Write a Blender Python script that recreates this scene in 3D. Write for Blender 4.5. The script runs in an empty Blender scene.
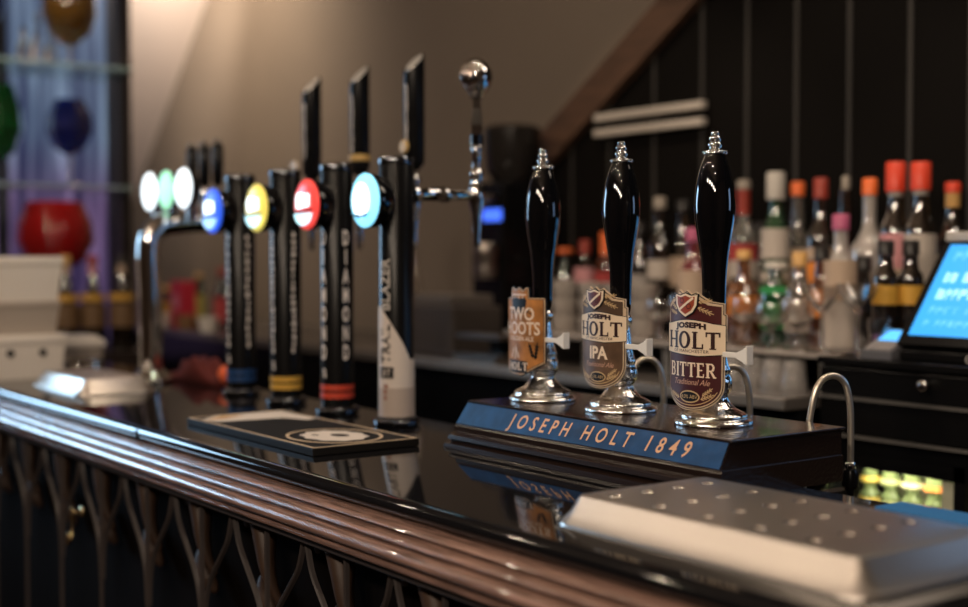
import bpy, bmesh, math, random
from mathutils import Vector, Matrix
random.seed(7)
PI = math.pi
S = bpy.context.scene
COL = S.collection
R = math.radians

# ------------------------------------------------------------------ camera
FPX = 1300.0
HC = 1.39
YAW = R(36.2)
PITCH = math.atan(46.5 / FPX)
cd = bpy.data.cameras.new('camera'); cam = bpy.data.objects.new('camera', cd); COL.objects.link(cam)
Fh = Vector((-math.cos(YAW), math.sin(YAW), 0)); RT = Vector((math.sin(YAW), math.cos(YAW), 0))
FW = Fh * math.cos(PITCH) + Vector((0, 0, -math.sin(PITCH))); UP = RT.cross(FW)
m = Matrix((RT, UP, -FW)).transposed().to_4x4(); m.translation = Vector((0, 0, HC))
cam.matrix_world = m
cd.sensor_width = 36; cd.lens = FPX / 968 * 36; cd.clip_start = 0.05
cd.dof.use_dof = True; cd.dof.focus_distance = 1.73; cd.dof.aperture_fstop = 1.9
S.camera = cam

# ------------------------------------------------------------------ world, exposure
S.view_settings.view_transform = 'Standard'; S.view_settings.look = 'None'
S.view_settings.gamma = 1; S.view_settings.exposure = 0.22; S.view_settings.use_curve_mapping = False
w = bpy.data.worlds.new('world'); S.world = w; w.use_nodes = True
w.node_tree.nodes['Background'].inputs[0].default_value = (0.5, 0.42, 0.36, 1)
w.node_tree.nodes['Background'].inputs[1].default_value = 0.012

# ------------------------------------------------------------------ lights (ceiling spots and pendant bulbs, daylight, added fills)
def lamp(kind, loc, power, col=(1, .78, .56), size=.03, target=None, name='ceiling_lamp', angle=90, sy=None, blend=.5, spread=180):
    l = bpy.data.lights.new(name, kind); l.energy = power; l.color = col
    if kind == 'AREA':
        l.size = size
        l.spread = R(spread)
        if sy: l.shape = 'RECTANGLE'; l.size_y = sy
    else: l.shadow_soft_size = size
    if kind == 'SPOT': l.spot_size = R(angle); l.spot_blend = blend
    o = bpy.data.objects.new(name, l); COL.objects.link(o); o.location = loc
    if target is not None:
        o.rotation_euler = (Vector(target) - Vector(loc)).to_track_quat('-Z', 'Y').to_euler()
    return o
WARM = (1, .80, .60)
# small bulbs over the customers' side of the bar, out of the frame
for x in (-3.6, -3.0, -2.4, -1.8, -1.2, -0.6, 0.0):
    lamp('POINT', (x, 0.1, 2.5), 5, WARM, .014, name='pendant_bulb')
# small spots over the bar top
for x in (-3.1, -2.5, -1.9, -1.3, -.7):
    lamp('SPOT', (x, 1.3, 2.8), 9, WARM, .014, (x, 1.15, 1.1), angle=85)
# row of spots over the back bar bottles
for x in (-2.5, -1.9, -1.25):
    lamp('SPOT', (x, 1.5, 2.8), 22, WARM, .014, (x, 2.2, 1.2), angle=60)
# wash on the plaster and the sloped ceiling
lamp('SPOT', (-4.75, 1.7, 2.9), 55, WARM, .05, (-5.0, 2.5, 2.2), angle=120, blend=1)
lamp('SPOT', (-4.7, 2.15, 2.9), 115, (1, .86, .72), .04, (-6.0, 2.15, 2.0), angle=70, blend=1)  # unseen spot added to brighten the slope
# warm room light from the customers' side, behind the camera
for x in (-1.3, -.6, .1, .8, 1.5):
    lamp('AREA', (x, -1.4, 2.6), 8.5, (1, .81, .63), .16, (-1.4, 1.2, 1.1), name='room_light')
lamp('AREA', (-.75, 2.2, 2.75), 7, (1, .84, .68), .5, (-.85, 1.0, 1.1), name='tray_fill', sy=.9)  # unseen fill added to brighten the near drip tray
# cool daylight from the end windows
lamp('AREA', (-4.85, 0.1, 1.75), 4.6, (.45, .72, 1), .8, (-2.2, .55, .95), sy=1.0, name='daylight', spread=65)
lamp('AREA', (-.2, 2.25, 1.6), .22, (.4, .62, 1), .3, (-1.2, 1.2, 1.4), sy=.4, name='cool_rim_fill', spread=80)  # unseen blue fill added for the rims of the pump handles

# ------------------------------------------------------------------ materials
MATS = {}
def mat(name, col, rough=.5, metal=0, trans=0, emit=None, es=1, bump=0, bscale=40, coat=0, ior=1.45, var=0, vscale=8, stretch=None, spec=.5, cior=1.5):
    if name in MATS: return MATS[name]
    M = bpy.data.materials.new(name); M.use_nodes = True; nt = M.node_tree; b = nt.nodes['Principled BSDF']
    c = tuple(col) + (1,)
    b.inputs['Base Color'].default_value = c; b.inputs['Roughness'].default_value = rough
    b.inputs['Metallic'].default_value = metal; b.inputs['Transmission Weight'].default_value = trans
    b.inputs['IOR'].default_value = ior; b.inputs['Coat Weight'].default_value = coat; b.inputs['Coat Roughness'].default_value = .02; b.inputs['Coat IOR'].default_value = cior
    b.inputs['Specular IOR Level'].default_value = spec
    if emit:
        b.inputs['Emission Color'].default_value = tuple(emit) + (1,); b.inputs['Emission Strength'].default_value = es
    if bump or var:
        tc = nt.nodes.new('ShaderNodeTexCoord'); mp = nt.nodes.new('ShaderNodeMapping')
        nt.links.new(tc.outputs['Object'], mp.inputs[0])
        if stretch: mp.inputs['Scale'].default_value = stretch
        n = nt.nodes.new('ShaderNodeTexNoise'); n.inputs['Scale'].default_value = bscale if bump else vscale; n.inputs['Detail'].default_value = 5
        nt.links.new(mp.outputs[0], n.inputs['Vector'])
        if bump:
            bp = nt.nodes.new('ShaderNodeBump'); bp.inputs['Strength'].default_value = bump; bp.inputs['Distance'].default_value = .004
            nt.links.new(n.outputs[0], bp.inputs['Height']); nt.links.new(bp.outputs[0], b.inputs['Normal'])
        if var:
            n2 = nt.nodes.new('ShaderNodeTexNoise'); n2.inputs['Scale'].default_value = vscale; n2.inputs['Detail'].default_value = 6
            nt.links.new(mp.outputs[0], n2.inputs['Vector'])
            r = nt.nodes.new('ShaderNodeValToRGB'); r.color_ramp.elements[0].position = .3; r.color_ramp.elements[1].position = .7
            r.color_ramp.elements[0].color = tuple(v * (1 - var) for v in col) + (1,)
            r.color_ramp.elements[1].color = tuple(min(1, v * (1 + var)) for v in col) + (1,)
            nt.links.new(n2.outputs[0], r.inputs[0]); nt.links.new(r.outputs[0], b.inputs['Base Color'])
    MATS[name] = M
    return M
chrome = mat('chrome', (.78, .76, .74), .07, 1)
chromeW = mat('hammered_chrome', (.9, .87, .83), .07, 1, bump=.5, bscale=110)
steel = mat('brushed_steel', (.56, .51, .465), .33, .95, bump=.06, bscale=30, stretch=(1, 30, 30))
blackg = mat('black_gloss', (.003, .003, .004), .03, coat=.5)
blackm = mat('black_satin', (.005, .005, .0055), .25, spec=.28)
blackmm = mat('black_matt', (.009, .008, .008), .6, spec=.15)
stone = mat('black_worktop', (.006, .006, .007), .06, spec=.6)
edgem = mat('black_edge', (.006, .007, .008), .16)
darkwood = mat('dark_stained_wood', (.016, .009, .007), .22, bump=.15, bscale=12, stretch=(1, 18, 18), coat=.3)
brown = mat('brown_moulding_wood', (.22, .128, .098), .24, var=.55, vscale=10, bump=.3, bscale=14, stretch=(1.2, 22, 22), coat=.5)
carve = mat('carved_dark_oak', (.048, .040, .039), .32, bump=.3, bscale=20)
boss_m = mat('carved_brown_leaf', (.052, .029, .019), .5, bump=.3, bscale=20, var=.3)
glass = mat('clear_glass', (.97, .96, .95), .02, trans=1, coat=1, cior=2.2)
white = mat('white_plastic', (.82, .79, .74), .4)
cream = mat('cream_print', (.62, .47, .32), .45)
paper = mat('white_print', (.70, .62, .55), .5)

# ------------------------------------------------------------------ mesh helpers
def link(name, me, material=None, parent=None, smooth=False, loc=None):
    o = bpy.data.objects.new(name, me); COL.objects.link(o)
    if material is not None: me.materials.append(material)
    if parent is not None: o.parent = parent
    if loc is not None: o.location = loc
    if smooth:
        for p in me.polygons: p.use_smooth = True
    return o
def out(name, bm, material, parent=None, smooth=False, auto=None, loc=None):
    bmesh.ops.recalc_face_normals(bm, faces=bm.faces[:])
    me = bpy.data.meshes.new(name); bm.to_mesh(me); bm.free()
    o = link(name, me, material, parent, smooth or auto is not None, loc)
    if auto is not None: me.set_sharp_from_angle(angle=R(auto))
    return o
def thing(name, label, cat, loc=(0, 0, 0), rz=0, group=None):
    o = bpy.data.objects.new(name, None); COL.objects.link(o); o.location = loc; o.rotation_euler = (0, 0, rz)
    o.empty_display_size = .05
    o['label'] = label; o['category'] = cat
    if group: o['group'] = group
    return o
def tag(o, label, cat, group=None, kind=None):
    o['label'] = label; o['category'] = cat
    if group: o['group'] = group
    if kind: o['kind'] = kind
    return o
def struct(o): o['kind'] = 'structure'; return o
def box(bm, x0, x1, y0, y1, z0, z1, bev=0):
    r = bmesh.ops.create_cube(bm, size=1, matrix=Matrix.Translation(((x0 + x1) / 2, (y0 + y1) / 2, (z0 + z1) / 2)) @ Matrix.Diagonal((x1 - x0, y1 - y0, z1 - z0, 1)))
    if bev:
        vs = r['verts']; es = list({e for v in vs for e in v.link_edges})
        bmesh.ops.bevel(bm, geom=es, offset=bev, segments=2, affect='EDGES', profile=.5)
    return r
def lathe(bm, prof, seg=32, M=None, cap=True):
    M = M or Matrix(); rings = []
    for r, z in prof:
        if r < 1e-6: rings.append([bm.verts.new(M @ Vector((0, 0, z)))])
        else: rings.append([bm.verts.new(M @ Vector((r * math.cos(2 * PI * i / seg), r * math.sin(2 * PI * i / seg), z))) for i in range(seg)])
    for a, b in zip(rings, rings[1:]):
        if len(a) == 1 and len(b) == 1: continue
        for i in range(seg):
            j = (i + 1) % seg
            if len(a) == 1: bm.faces.new((a[0], b[i], b[j]))
            elif len(b) == 1: bm.faces.new((a[i], a[j], b[0]))
            else: bm.faces.new((a[i], a[j], b[j], b[i]))
    if cap:
        if len(rings[0]) > 1: bm.faces.new(rings[0][::-1])
        if len(rings[-1]) > 1: bm.faces.new(rings[-1])
def smoothp(pts, n=4):
    # Catmull-Rom resample of a profile / path
    P = [Vector(p) for p in pts]; o = []
    for i in range(len(P) - 1):
        p0 = P[max(i - 1, 0)]; p1 = P[i]; p2 = P[i + 1]; p3 = P[min(i + 2, len(P) - 1)]
        for k in range(n):
            t = k / n
            o.append(.5 * ((2 * p1) + (-p0 + p2) * t + (2 * p0 - 5 * p1 + 4 * p2 - p3) * t * t + (-p0 + 3 * p1 - 3 * p2 + p3) * t ** 3))
    o.append(P[-1]); return o
def tube(bm, pts, r, seg=12, radii=None):
    P = [Vector(p) for p in pts]; rings = []; n = None
    for i, p in enumerate(P):
        t = (P[min(i + 1, len(P) - 1)] - P[max(i - 1, 0)]).normalized()
        if n is None:
            n = t.orthogonal().normalized()
        n = (n - t * n.dot(t)).normalized(); b = t.cross(n); rr = radii[i] if radii else r
        rings.append([bm.verts.new(p + (n * math.cos(2 * PI * k / seg) + b * math.sin(2 * PI * k / seg)) * rr) for k in range(seg)])
    for a, b in zip(rings, rings[1:]):
        for k in range(seg): bm.faces.new((a[k], a[(k + 1) % seg], b[(k + 1) % seg], b[k]))
    bm.faces.new(rings[0][::-1]); bm.faces.new(rings[-1])
def axisM(origin, direction):
    q = Vector((0, 0, 1)).rotation_difference(Vector(direction).normalized())
    return Matrix.Translation(Vector(origin)) @ q.to_matrix().to_4x4()
def extr(bm, prof, x0, x1):
    """profile of (y,z) swept along X"""
    a = [bm.verts.new((x0, y, z)) for y, z in prof]; b = [bm.verts.new((x1, y, z)) for y, z in prof]
    n = len(prof)
    for i in range(n): bm.faces.new((a[i], a[(i + 1) % n], b[(i + 1) % n], b[i]))
    bm.faces.new(a[::-1]); bm.faces.new(b)
def poly_flat(outline, holes=(), maxlen=None):
    """planar filled outline in (u,v) -> bmesh"""
    bm = bmesh.new()
    for lp in [outline] + list(holes):
        vs = [bm.verts.new((u, v, 0)) for u, v in lp]
        for i in range(len(vs)): bm.edges.new((vs[i], vs[(i + 1) % len(vs)]))
    bmesh.ops.triangle_fill(bm, use_beauty=True, edges=bm.edges[:])
    return bm
def slice_u(bm, step):
    us = [v.co.x for v in bm.verts]; u = math.floor(min(us) / step) * step
    while u < max(us):
        bmesh.ops.bisect_plane(bm, geom=bm.verts[:] + bm.edges[:] + bm.faces[:], plane_co=(u, 0, 0), plane_no=(1, 0, 0)); u += step
def text_bm(s, size=1, space=1.0, align='CENTER', sx=1.0, shear=0, bold=0):
    c = bpy.data.curves.new('t', 'FONT'); c.body = s; c.size = size; c.align_x = align; c.space_character = space
    c.shear = shear; c.offset = bold; c.resolution_u = 3
    o = bpy.data.objects.new('t', c); me = bpy.data.meshes.new_from_object(o)
    bm = bmesh.new(); bm.from_mesh(me)
    for v in bm.verts: v.co.x *= sx
    bpy.data.objects.remove(o); bpy.data.curves.remove(c); bpy.data.meshes.remove(me)
    return bm
def merge(dst, src, f=lambda c: c):
    mp = {}
    for v in src.verts: mp[v] = dst.verts.new(f(v.co.copy()))
    for fc in src.faces:
        try: dst.faces.new([mp[v] for v in fc.verts])
        except ValueError: pass
    src.free()
def bxo(name, x0, x1, y0, y1, z0, z1, material, parent=None, bev=0):
    bm = bmesh.new(); box(bm, x0, x1, y0, y1, z0, z1, bev); return out(name, bm, material, parent)
def arc_patch(bm, r, z0, z1, a0, a1, seg=24, th=.0006, top=None):
    """closed curved label wrapped on a cylinder, angles in degrees"""
    for rr in (r, r + th):
        row = []
        for i in range(seg + 1):
            a = R(a0 + (a1 - a0) * i / seg); zt = top(a0 + (a1 - a0) * i / seg) if top else z1
            row.append((bm.verts.new((rr * math.cos(a), rr * math.sin(a), z0)), bm.verts.new((rr * math.cos(a), rr * math.sin(a), zt))))
        if rr == r: inner = row
        else: outer = row
    for i in range(seg):
        bm.faces.new((outer[i][0], outer[i + 1][0], outer[i + 1][1], outer[i][1]))
        bm.faces.new((inner[i][1], inner[i + 1][1], inner[i + 1][0], inner[i][0]))
        bm.faces.new((inner[i][0], inner[i + 1][0], outer[i + 1][0], outer[i][0]))
        bm.faces.new((inner[i][1], outer[i][1], outer[i + 1][1], inner[i + 1][1]))
    for k in (0, seg): bm.faces.new((inner[k][0], outer[k][0], outer[k][1], inner[k][1]))

# ================================================================== THE ROOM
struct(bxo('floor', -6.6, 2.6, -3.6, 2.7, -.05, 0, mat('floor_boards', (.05, .03, .02), .4, var=.3)))
struct(bxo('ceiling', -4.96, 2.6, -3.6, 2.5, 3.0, 3.05, mat('ceiling_paint', (.18, .14, .11), .8)))
plaster = mat('painted_plaster', (.235, .19, .15), .75, bump=.15, bscale=6, var=.05, vscale=2)
struct(bxo('wall_back', -6.5, -2.2, 2.46, 2.52, 0, 3.2, plaster))
struct(bxo('wall_front', -5, 2.6, -3.6, -3.55, 0, 3.0, mat('wall_paint', (.16, .11, .08), .7)))
struct(bxo('wall_right', 2.55, 2.6, -3.55, 2.5, 0, 3.0, mat('wall_paint', (.2, .14, .1), .7)))
bm = bmesh.new(); box(bm, -5.05, -5, -3.55, .55, 0, 3.0); box(bm, -5.05, -5, .55, 1.86, 0, .95); box(bm, -5.05, -5, .55, 1.86, 2.6, 3.0)
struct(out('wall_left', bm, mat('end_wall_paint', (.09, .07, .07), .7)))
# sloped attic ceiling to the left of the plaster wall
bm = bmesh.new()
pts = [(-6.55, 1.5), (-5.15, 2.83), (-5.05, 2.95), (-5.05, 3.05), (-6.65, 1.55)]
a = [bm.verts.new((x, 1.87, z)) for x, z in pts]; b = [bm.verts.new((x, 2.46, z)) for x, z in pts]
for i in range(5): bm.faces.new((a[i], a[(i + 1) % 5], b[(i + 1) % 5], b[i]))
bm.faces.new(a[::-1]); bm.faces.new(b)
struct(out('ceiling_slope', bm, mat('slope_paint', (.72, .61, .54), .7, bump=.1, bscale=6)))
struct(bxo('wall_left_low', -6.6, -6.55, 1.86, 2.46, 0, 1.55, mat('wall_low', (.05, .035, .03), .6)))

# black tongue-and-groove plank wall, cut along the stair beam
bm = bmesh.new()
def beam_z(x): return 1.70 + (x + 2.93) * (2.046 - 1.70) / (2.93 - 2.389) + .0
x = -2.93; edges = []
gx = [-3.0, -2.852, -2.693, -2.516, -2.342, -2.191, -2.038, -1.886, -1.726, -1.58, -1.43, -1.28, -1.13, -.98, -.83]
for x0, x1 in zip(gx, gx[1:]):
    g = .004
    def top(xx): return min(2.95, beam_z(xx) + .03)
    v = []
    for (xx, yy) in ((x0 + g, 2.40), (x1 - g, 2.40), (x1, 2.412), (x1, 2.44), (x0, 2.44), (x0, 2.412)):
        v.append((bm.verts.new((xx, yy, .0)), bm.verts.new((xx, yy, top(xx)))))
    for i in range(6): bm.faces.new((v[i][0], v[(i + 1) % 6][0], v[(i + 1) % 6][1], v[i][1]))
    bm.faces.new([q[0] for q in v][::-1]); bm.faces.new([q[1] for q in v])
plankm = mat('black_painted_boards', (.006, .0052, .0047), .6, spec=.06, bump=.12, bscale=8, stretch=(14, 14, .6))
struct(out('wall_boards', bm, plankm))
# lighter beads between boards, gloss of the board edges put into their colour
bm = bmesh.new()
for xx in gx[1:-1]:
    bmesh.ops.create_cube(bm, size=1, matrix=Matrix.Translation((xx, 2.401, min(2.95, beam_z(xx)) / 2)) @ Matrix.Diagonal((.011, .008, min(2.95, beam_z(xx)), 1)))
struct(out('trim_1', bm, mat('board_bead', (.035, .032, .029), .45)))
# sloping wooden beam
bm = bmesh.new()
A = Vector((-3.02, 2.37, 1.70)); B = Vector((-1.6, 2.37, 1.70 + 1.42 * .64)); dv = (B - A).normalized(); nv = Vector((-dv.z, 0, dv.x))
for s0 in ((A, B),):
    vs = []
    for P in s0:
        for dn, dy in ((0, 0), (.095, 0), (.095, .09), (0, .09)):
            vs.append(bm.verts.new(P + nv * (dn - .085) + Vector((0, dy, 0))))
    for i in range(4): bm.faces.new((vs[i], vs[(i + 1) % 4], vs[4 + (i + 1) % 4], vs[4 + i]))
    bm.faces.new(vs[:4][::-1]); bm.faces.new(vs[4:])
beam = out('trim_2', bm, mat('beam_wood', (.085, .045, .027), .55, var=.35, vscale=5, stretch=(1, 6, 6)))
struct(beam)
# window at the end of the room with daylight behind
W = bpy.data.materials.new('window_daylight'); W.use_nodes = True; nt = W.node_tree; b = nt.nodes['Principled BSDF']
tc = nt.nodes.new('ShaderNodeTexCoord'); mp = nt.nodes.new('ShaderNodeMapping'); nt.links.new(tc.outputs['Object'], mp.inputs[0])
mp.inputs['Scale'].default_value = (0, 14, .8)
no = nt.nodes.new('ShaderNodeTexNoise'); no.inputs['Scale'].default_value = 1.6; nt.links.new(mp.outputs[0], no.inputs['Vector'])
rp = nt.nodes.new('ShaderNodeValToRGB'); e = rp.color_ramp.elements
e[0].position = .35; e[0].color = (.012, .017, .05, 1); e[1].position = .75; e[1].color = (.20, .28, .38, 1)
x_ = rp.color_ramp.elements.new(.52); x_.color = (.055, .08, .13, 1)
nt.links.new(no.outputs[0], rp.inputs[0]); 
sx_ = nt.nodes.new('ShaderNodeSeparateXYZ'); nt.links.new(tc.outputs['Object'], sx_.inputs[0])
mr = nt.nodes.new('ShaderNodeMapRange'); mr.inputs[1].default_value = 1.85; mr.inputs[2].default_value = 1.6; nt.links.new(sx_.outputs[2], mr.inputs[0])
mx = nt.nodes.new('ShaderNodeMix'); mx.data_type = 'RGBA'; mx.blend_type = 'MULTIPLY'; mx.inputs[7].default_value = (1.0, .42, .62, 1)
nt.links.new(mr.outputs[0], mx.inputs[0]); nt.links.new(rp.outputs[0], mx.inputs[6]); nt.links.new(mx.outputs[2], b.inputs['Emission Color']); b.inputs['Emission Strength'].default_value = 1.25
b.inputs['Base Color'].default_value = (.05, .06, .1, 1); b.inputs['Roughness'].default_value = .1
bm = bmesh.new(); box(bm, -5.04, -5.01, .55, 1.86, .95, 2.6); win = struct(out('window_1', bm, W))
bm = bmesh.new()
for yy in (.57, 1.0, 1.42, 1.845): box(bm, -5.0, -4.965, yy - .02, yy + .02, .95, 2.6)
for zz in (.97, 2.58): box(bm, -5.0, -4.97, .55, 1.86, zz - .02, zz + .02)
struct(out('window_frame', bm, mat('window_frame_paint', (.04, .045, .06), .5)))

# ================================================================== BAR COUNTER
bar = thing('bar_counter', 'long black-topped bar counter with brown moulded nosing and carved gothic arch front', 'bar counter')
X0, X1 = -4.05, -.25
prof = [(.845, 1.0768)]
for i in range(9):
    t = -PI / 2 - PI * i / 8
    prof.append((.842 + .016 * math.cos(t), 1.0885 + .0115 * math.sin(t)))
prof += [(1.285, 1.10), (1.29, 1.095), (1.29, 1.0745)]
bm = bmesh.new(); extr(bm, prof, X0, X1); out('worktop', bm, stone, bar, auto=40)
bm = bmesh.new(); box(bm, -2.1365, -2.1335, .8253, .83, 1.078, 1.095); out('worktop_joint', bm, blackmm, bar)
# brown moulding: upper fascia, groove, roll, groove, lower bead
pr = [(.86, 1.058), (.838, 1.058), (.812, 1.055), (.804, 1.052), (.800, 1.047), (.8015, 1.045), (.809, 1.044), (.809, 1.040), (.797, 1.039), (.788, 1.037), (.782, 1.033), (.781, 1.029), (.783, 1.0275), (.790, 1.0265), (.790, 1.0225), (.780, 1.0225),
      (.770, 1.020), (.763, 1.014), (.761, 1.007), (.765, 1.0), (.773, .9955), (.786, .995), (.786, .990), (.777, .989), (.773, .985), (.774, .980), (.783, .976), (.80, .974), (.86, .974)]
NZ = 1.0766
def nz(y, z): return (.838 + (y - .838) * .66 if y < .838 else y, NZ + (z - 1.058) * .62)
pr = [nz(y, z) for y, z in pr]
bm = bmesh.new(); extr(bm, pr, X0, X1); out('nosing', bm, brown, bar, auto=50)
bxo('front_panel', X0, X1, .892, .91, .0, 1.022, mat('panel_dark', (.005, .0035, .003), .7, spec=.05), bar)
bxo('back_panel', X0, X1, 1.20, 1.22, .0, 1.0745, blackmm, bar)
bxo('plinth', X0, X1, .83, .875, .0, .12, carve, bar, .004)
bxo('top_rail', X0, X1, .824, .875, 1.006, 1.0215, carve, bar, .003)
bm = bmesh.new(); box(bm, X0, X1, .812, .875, 1.014, 1.0213, 0)
out('sub_rail', bm, carve, bar)
AZ = .036
SP = .2228
for k in range(-6, 13):
    xs = -1.881 - SP * k
    if xs < X0 + .1 or xs > X1 - .1: continue
    # stem with two arms rising to the neighbouring apexes
    bm = bmesh.new()
    def bar2(path, wv, dpt, y0=.828):
        rows = []
        for i, p in enumerate(path):
            t = (Vector(path[min(i + 1, len(path) - 1)]) - Vector(path[max(i - 1, 0)])).normalized(); n = Vector((-t.y, t.x))
            rows.append([bm.verts.new((p[0] + n.x * o, y, p[1] + n.y * o)) for o, y in ((-wv, y0 + dpt), (-wv * .6, y0 + .002), (0, y0), (wv * .6, y0 + .002), (wv, y0 + dpt))])
        for a, b in zip(rows, rows[1:]):
            for q in range(4): bm.faces.new((a[q], a[q + 1], b[q + 1], b[q]))
            bm.faces.new((a[4], a[0], b[0], b[4]))
        bm.faces.new(rows[0]); bm.faces.new(rows[-1][::-1])
    bar2([(xs, .12), (xs, .5), (xs, .84), (xs, 1.006)], .0034, .007)
    for s in (-1, 1):
        path = [(xs + s * .005, .80), (xs + s * .010, .85), (xs + s * .028, .893), (xs + s * .062, .932), (xs + s * .092, .967), (xs + s * .1065, 1.006)]
        bar2([tuple(p) for p in smoothp([(a_, b_, 0) for a_, b_ in path], 4)][:] and [(p.x, p.y) for p in smoothp([(a_, b_, 0) for a_, b_ in path], 4)], .0042, .007, .829)
    out('arch_rib', bm, carve, bar, auto=30)
    # leaf boss in each spandrel and a hollow-column bead beside it
    bm = bmesh.new()
    tube(bm, smoothp([(xs - .062, .858, 1.003), (xs - .046, .853, .972), (xs - .034, .85, .942), (xs - .022, .853, .912), (xs - .014, .862, .888)], 4), .01, 12, radii=[.021 - .016 * (i / 16) ** .9 for i in range(17)])
    out('carved_leaf', bm, boss_m, bar, True)
    bm = bmesh.new()
    tube(bm, smoothp([(xs - .10, .878, .915), (xs - .085, .872, .895), (xs - .06, .87, .872), (xs - .045, .878, .85)], 4), .01, 10, radii=[.004 + .012 * abs(math.sin(PI * i / 12.0)) for i in range(13)])
    out('carved_leaf', bm, boss_m, bar, True)
    bm = bmesh.new(); lathe(bm, [(.0, 0), (.007, 0), (.007, .004), (.004, .006), (0, .004)], 16, axisM((xs + .075, .875, .985), (0, -1, 0)))
    out('rosette', bm, boss_m, bar, True)
# bag hook below the nosing
bm = bmesh.new()
hx = -2.39
tube(bm, smoothp([(hx, .80, .925), (hx, .80, .885), (hx + .006, .795, .866), (hx + .02, .785, .862), (hx + .03, .782, .873), (hx + .03, .783, .884)], 5), .0035, 8)
lathe(bm, [(.0, 0), (.011, 0), (.009, .006), (0, .008)], 16, axisM((hx, .8215, .915), (0, -1, 0)))
tube(bm, [(hx, .821, .915), (hx, .80, .915)], .003, 8)
tag(out('bag_hook', bm, mat('brass', (.6, .45, .25), .25, 1), None, True), 'small brass hook hanging on the carved bar front', 'hook')

# ================================================================== HAND PUMPS
plinth = thing('pump_plinth', 'dark wooden box with blue name plate carrying the three hand pumps', 'plinth', (0, 0, 0))
bx0, bx1, by0, by1 = -1.617, -1.078, 1.155, 1.362
def frustum(bm, a, z0, b, z1):
    v = [bm.verts.new(p) for p in ((a[0], a[2], z0), (a[1], a[2], z0), (a[1], a[3], z0), (a[0], a[3], z0), (b[0], b[2], z1), (b[1], b[2], z1), (b[1], b[3], z1), (b[0], b[3], z1))]
    for f in ((0, 3, 2, 1), (4, 5, 6, 7), (0, 1, 5, 4), (1, 2, 6, 5), (2, 3, 7, 6), (3, 0, 4, 7)): bm.faces.new([v[i] for i in f])
bm = bmesh.new(); frustum(bm, (bx0 - .008, bx1, by0 - .017, by1), 1.134, (bx0, bx1, by0, by1), 1.1665); out('box_body', bm, darkwood, plinth)
bm = bmesh.new(); box(bm, bx0 - .001, bx1 + .004, by0 - .002, by1 + .004, 1.1668, 1.1705, .001); out('box_top', bm, darkwood, plinth)
bm = bmesh.new(); extr(bm, [(by0 - .0165, 1.134), (by0 - .0185, 1.131), (by0 - .018, 1.124), (by0 - .03, 1.119), (by0 - .032, 1.1135), (by0 - .026, 1.1125), (by0 - .026, 1.110), (by0 - .038, 1.107), (by0 - .040, 1.1003), (by1, 1.1003), (by1, 1.134)], bx0 - .012, bx1 + .003)
out('box_moulding', bm, darkwood, plinth, auto=30)
bluem = mat('blue_enamel', (.008, .06, .18), .3, spec=.25, bump=.1, bscale=60, var=.35, vscale=25)
pv = Vector((0, -.017, -.0325)).normalized(); pn = Vector((0, -.0325, .017)).normalized()
def on_plate(c, d=.0012):
    base = Vector((0, by0, 1.1675)); return Vector((c.x, 0, 0)) + base + (-pv) * c.y + pn * d
bm = bmesh.new(); bmp = poly_flat([(bx0 - .001, 0), (bx1 - .0015, 0), (bx1 - .0015, -.0355), (bx0 - .009, -.0355)])
slice_u(bmp, .05); bmq = bmp.copy(); merge(bm, bmp, lambda c: on_plate(c, .0008)); merge(bm, bmq, lambda c: on_plate(c, -.0005))
plate = out('name_plate', bm, bluem, plinth)
tb = text_bm('JOSEPH HOLT 1849', .0300, 1.75, 'LEFT', .40, .25, .0004)
L = max(v.co.x for v in tb.verts); k = .365 / L
bm = bmesh.new(); merge(bm, tb, lambda c: on_plate(Vector((c.x * k - 1.500, c.y - .0278, 0)), .0012))
out('lettering', bm, mat('gold_letters', (.72, .42, .24), .4), plate)

# stroke letters with serifs (units: cap height 1)
GLY = {
 'H': [((.14, 0), (.14, 1), .2), ((.72, 0), (.72, 1), .2), ((.14, .5), (.72, .5), .09)],
 'L': [((.16, 0), (.16, 1), .2), ((.1, .05), (.62, .05), .1), ((.60, 0), (.60, .3), .08)],
 'T': [((.38, 0), (.38, 1), .2), ((.02, .95), (.74, .95), .1), ((.05, .72), (.05, 1), .08), ((.71, .72), (.71, 1), .08)],
 'I': [((.16, 0), (.16, 1), .2)],
 'E': [((.16, 0), (.16, 1), .2), ((.1, .95), (.6, .95), .1), ((.1, .05), (.62, .05), .1), ((.1, .5), (.5, .5), .09), ((.6, 0), (.6, .26), .07), ((.58, .76), (.58, 1), .07)],
 'B': [((.16, 0), (.16, 1), .2), ((.1, .95), (.5, .95), .1), ((.1, .05), (.52, .05), .1), ((.1, .52), (.5, .52), .1), ((.52, .07), (.6, .2), .16), ((.6, .2), (.6, .36), .16), ((.6, .36), (.5, .5), .14), ((.5, .54), (.57, .66), .13), ((.57, .66), (.57, .82), .15), ((.57, .82), (.48, .93), .13)],
 'R': [((.16, 0), (.16, 1), .2), ((.1, .95), (.5, .95), .1), ((.1, .48), (.5, .48), .1), ((.5, .5), (.6, .62), .15), ((.6, .62), (.6, .82), .16), ((.6, .82), (.48, .93), .14), ((.38, .48), (.68, .03), .17), ((.6, .04), (.82, .04), .08)],
}
WID = {'H': .86, 'L': .7, 'T': .78, 'I': .34, 'E': .7, 'B': .76, 'R': .84, 'O': .9}
SER = {'H': [(.14, 0), (.14, 1), (.72, 0), (.72, 1)], 'L': [(.16, 0), (.16, 1)], 'T': [(.38, 0)], 'I': [(.16, 0), (.16, 1)], 'E': [(.16, 0), (.16, 1)], 'B': [(.16, 0), (.16, 1)], 'R': [(.16, 0), (.16, 1)]}
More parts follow.
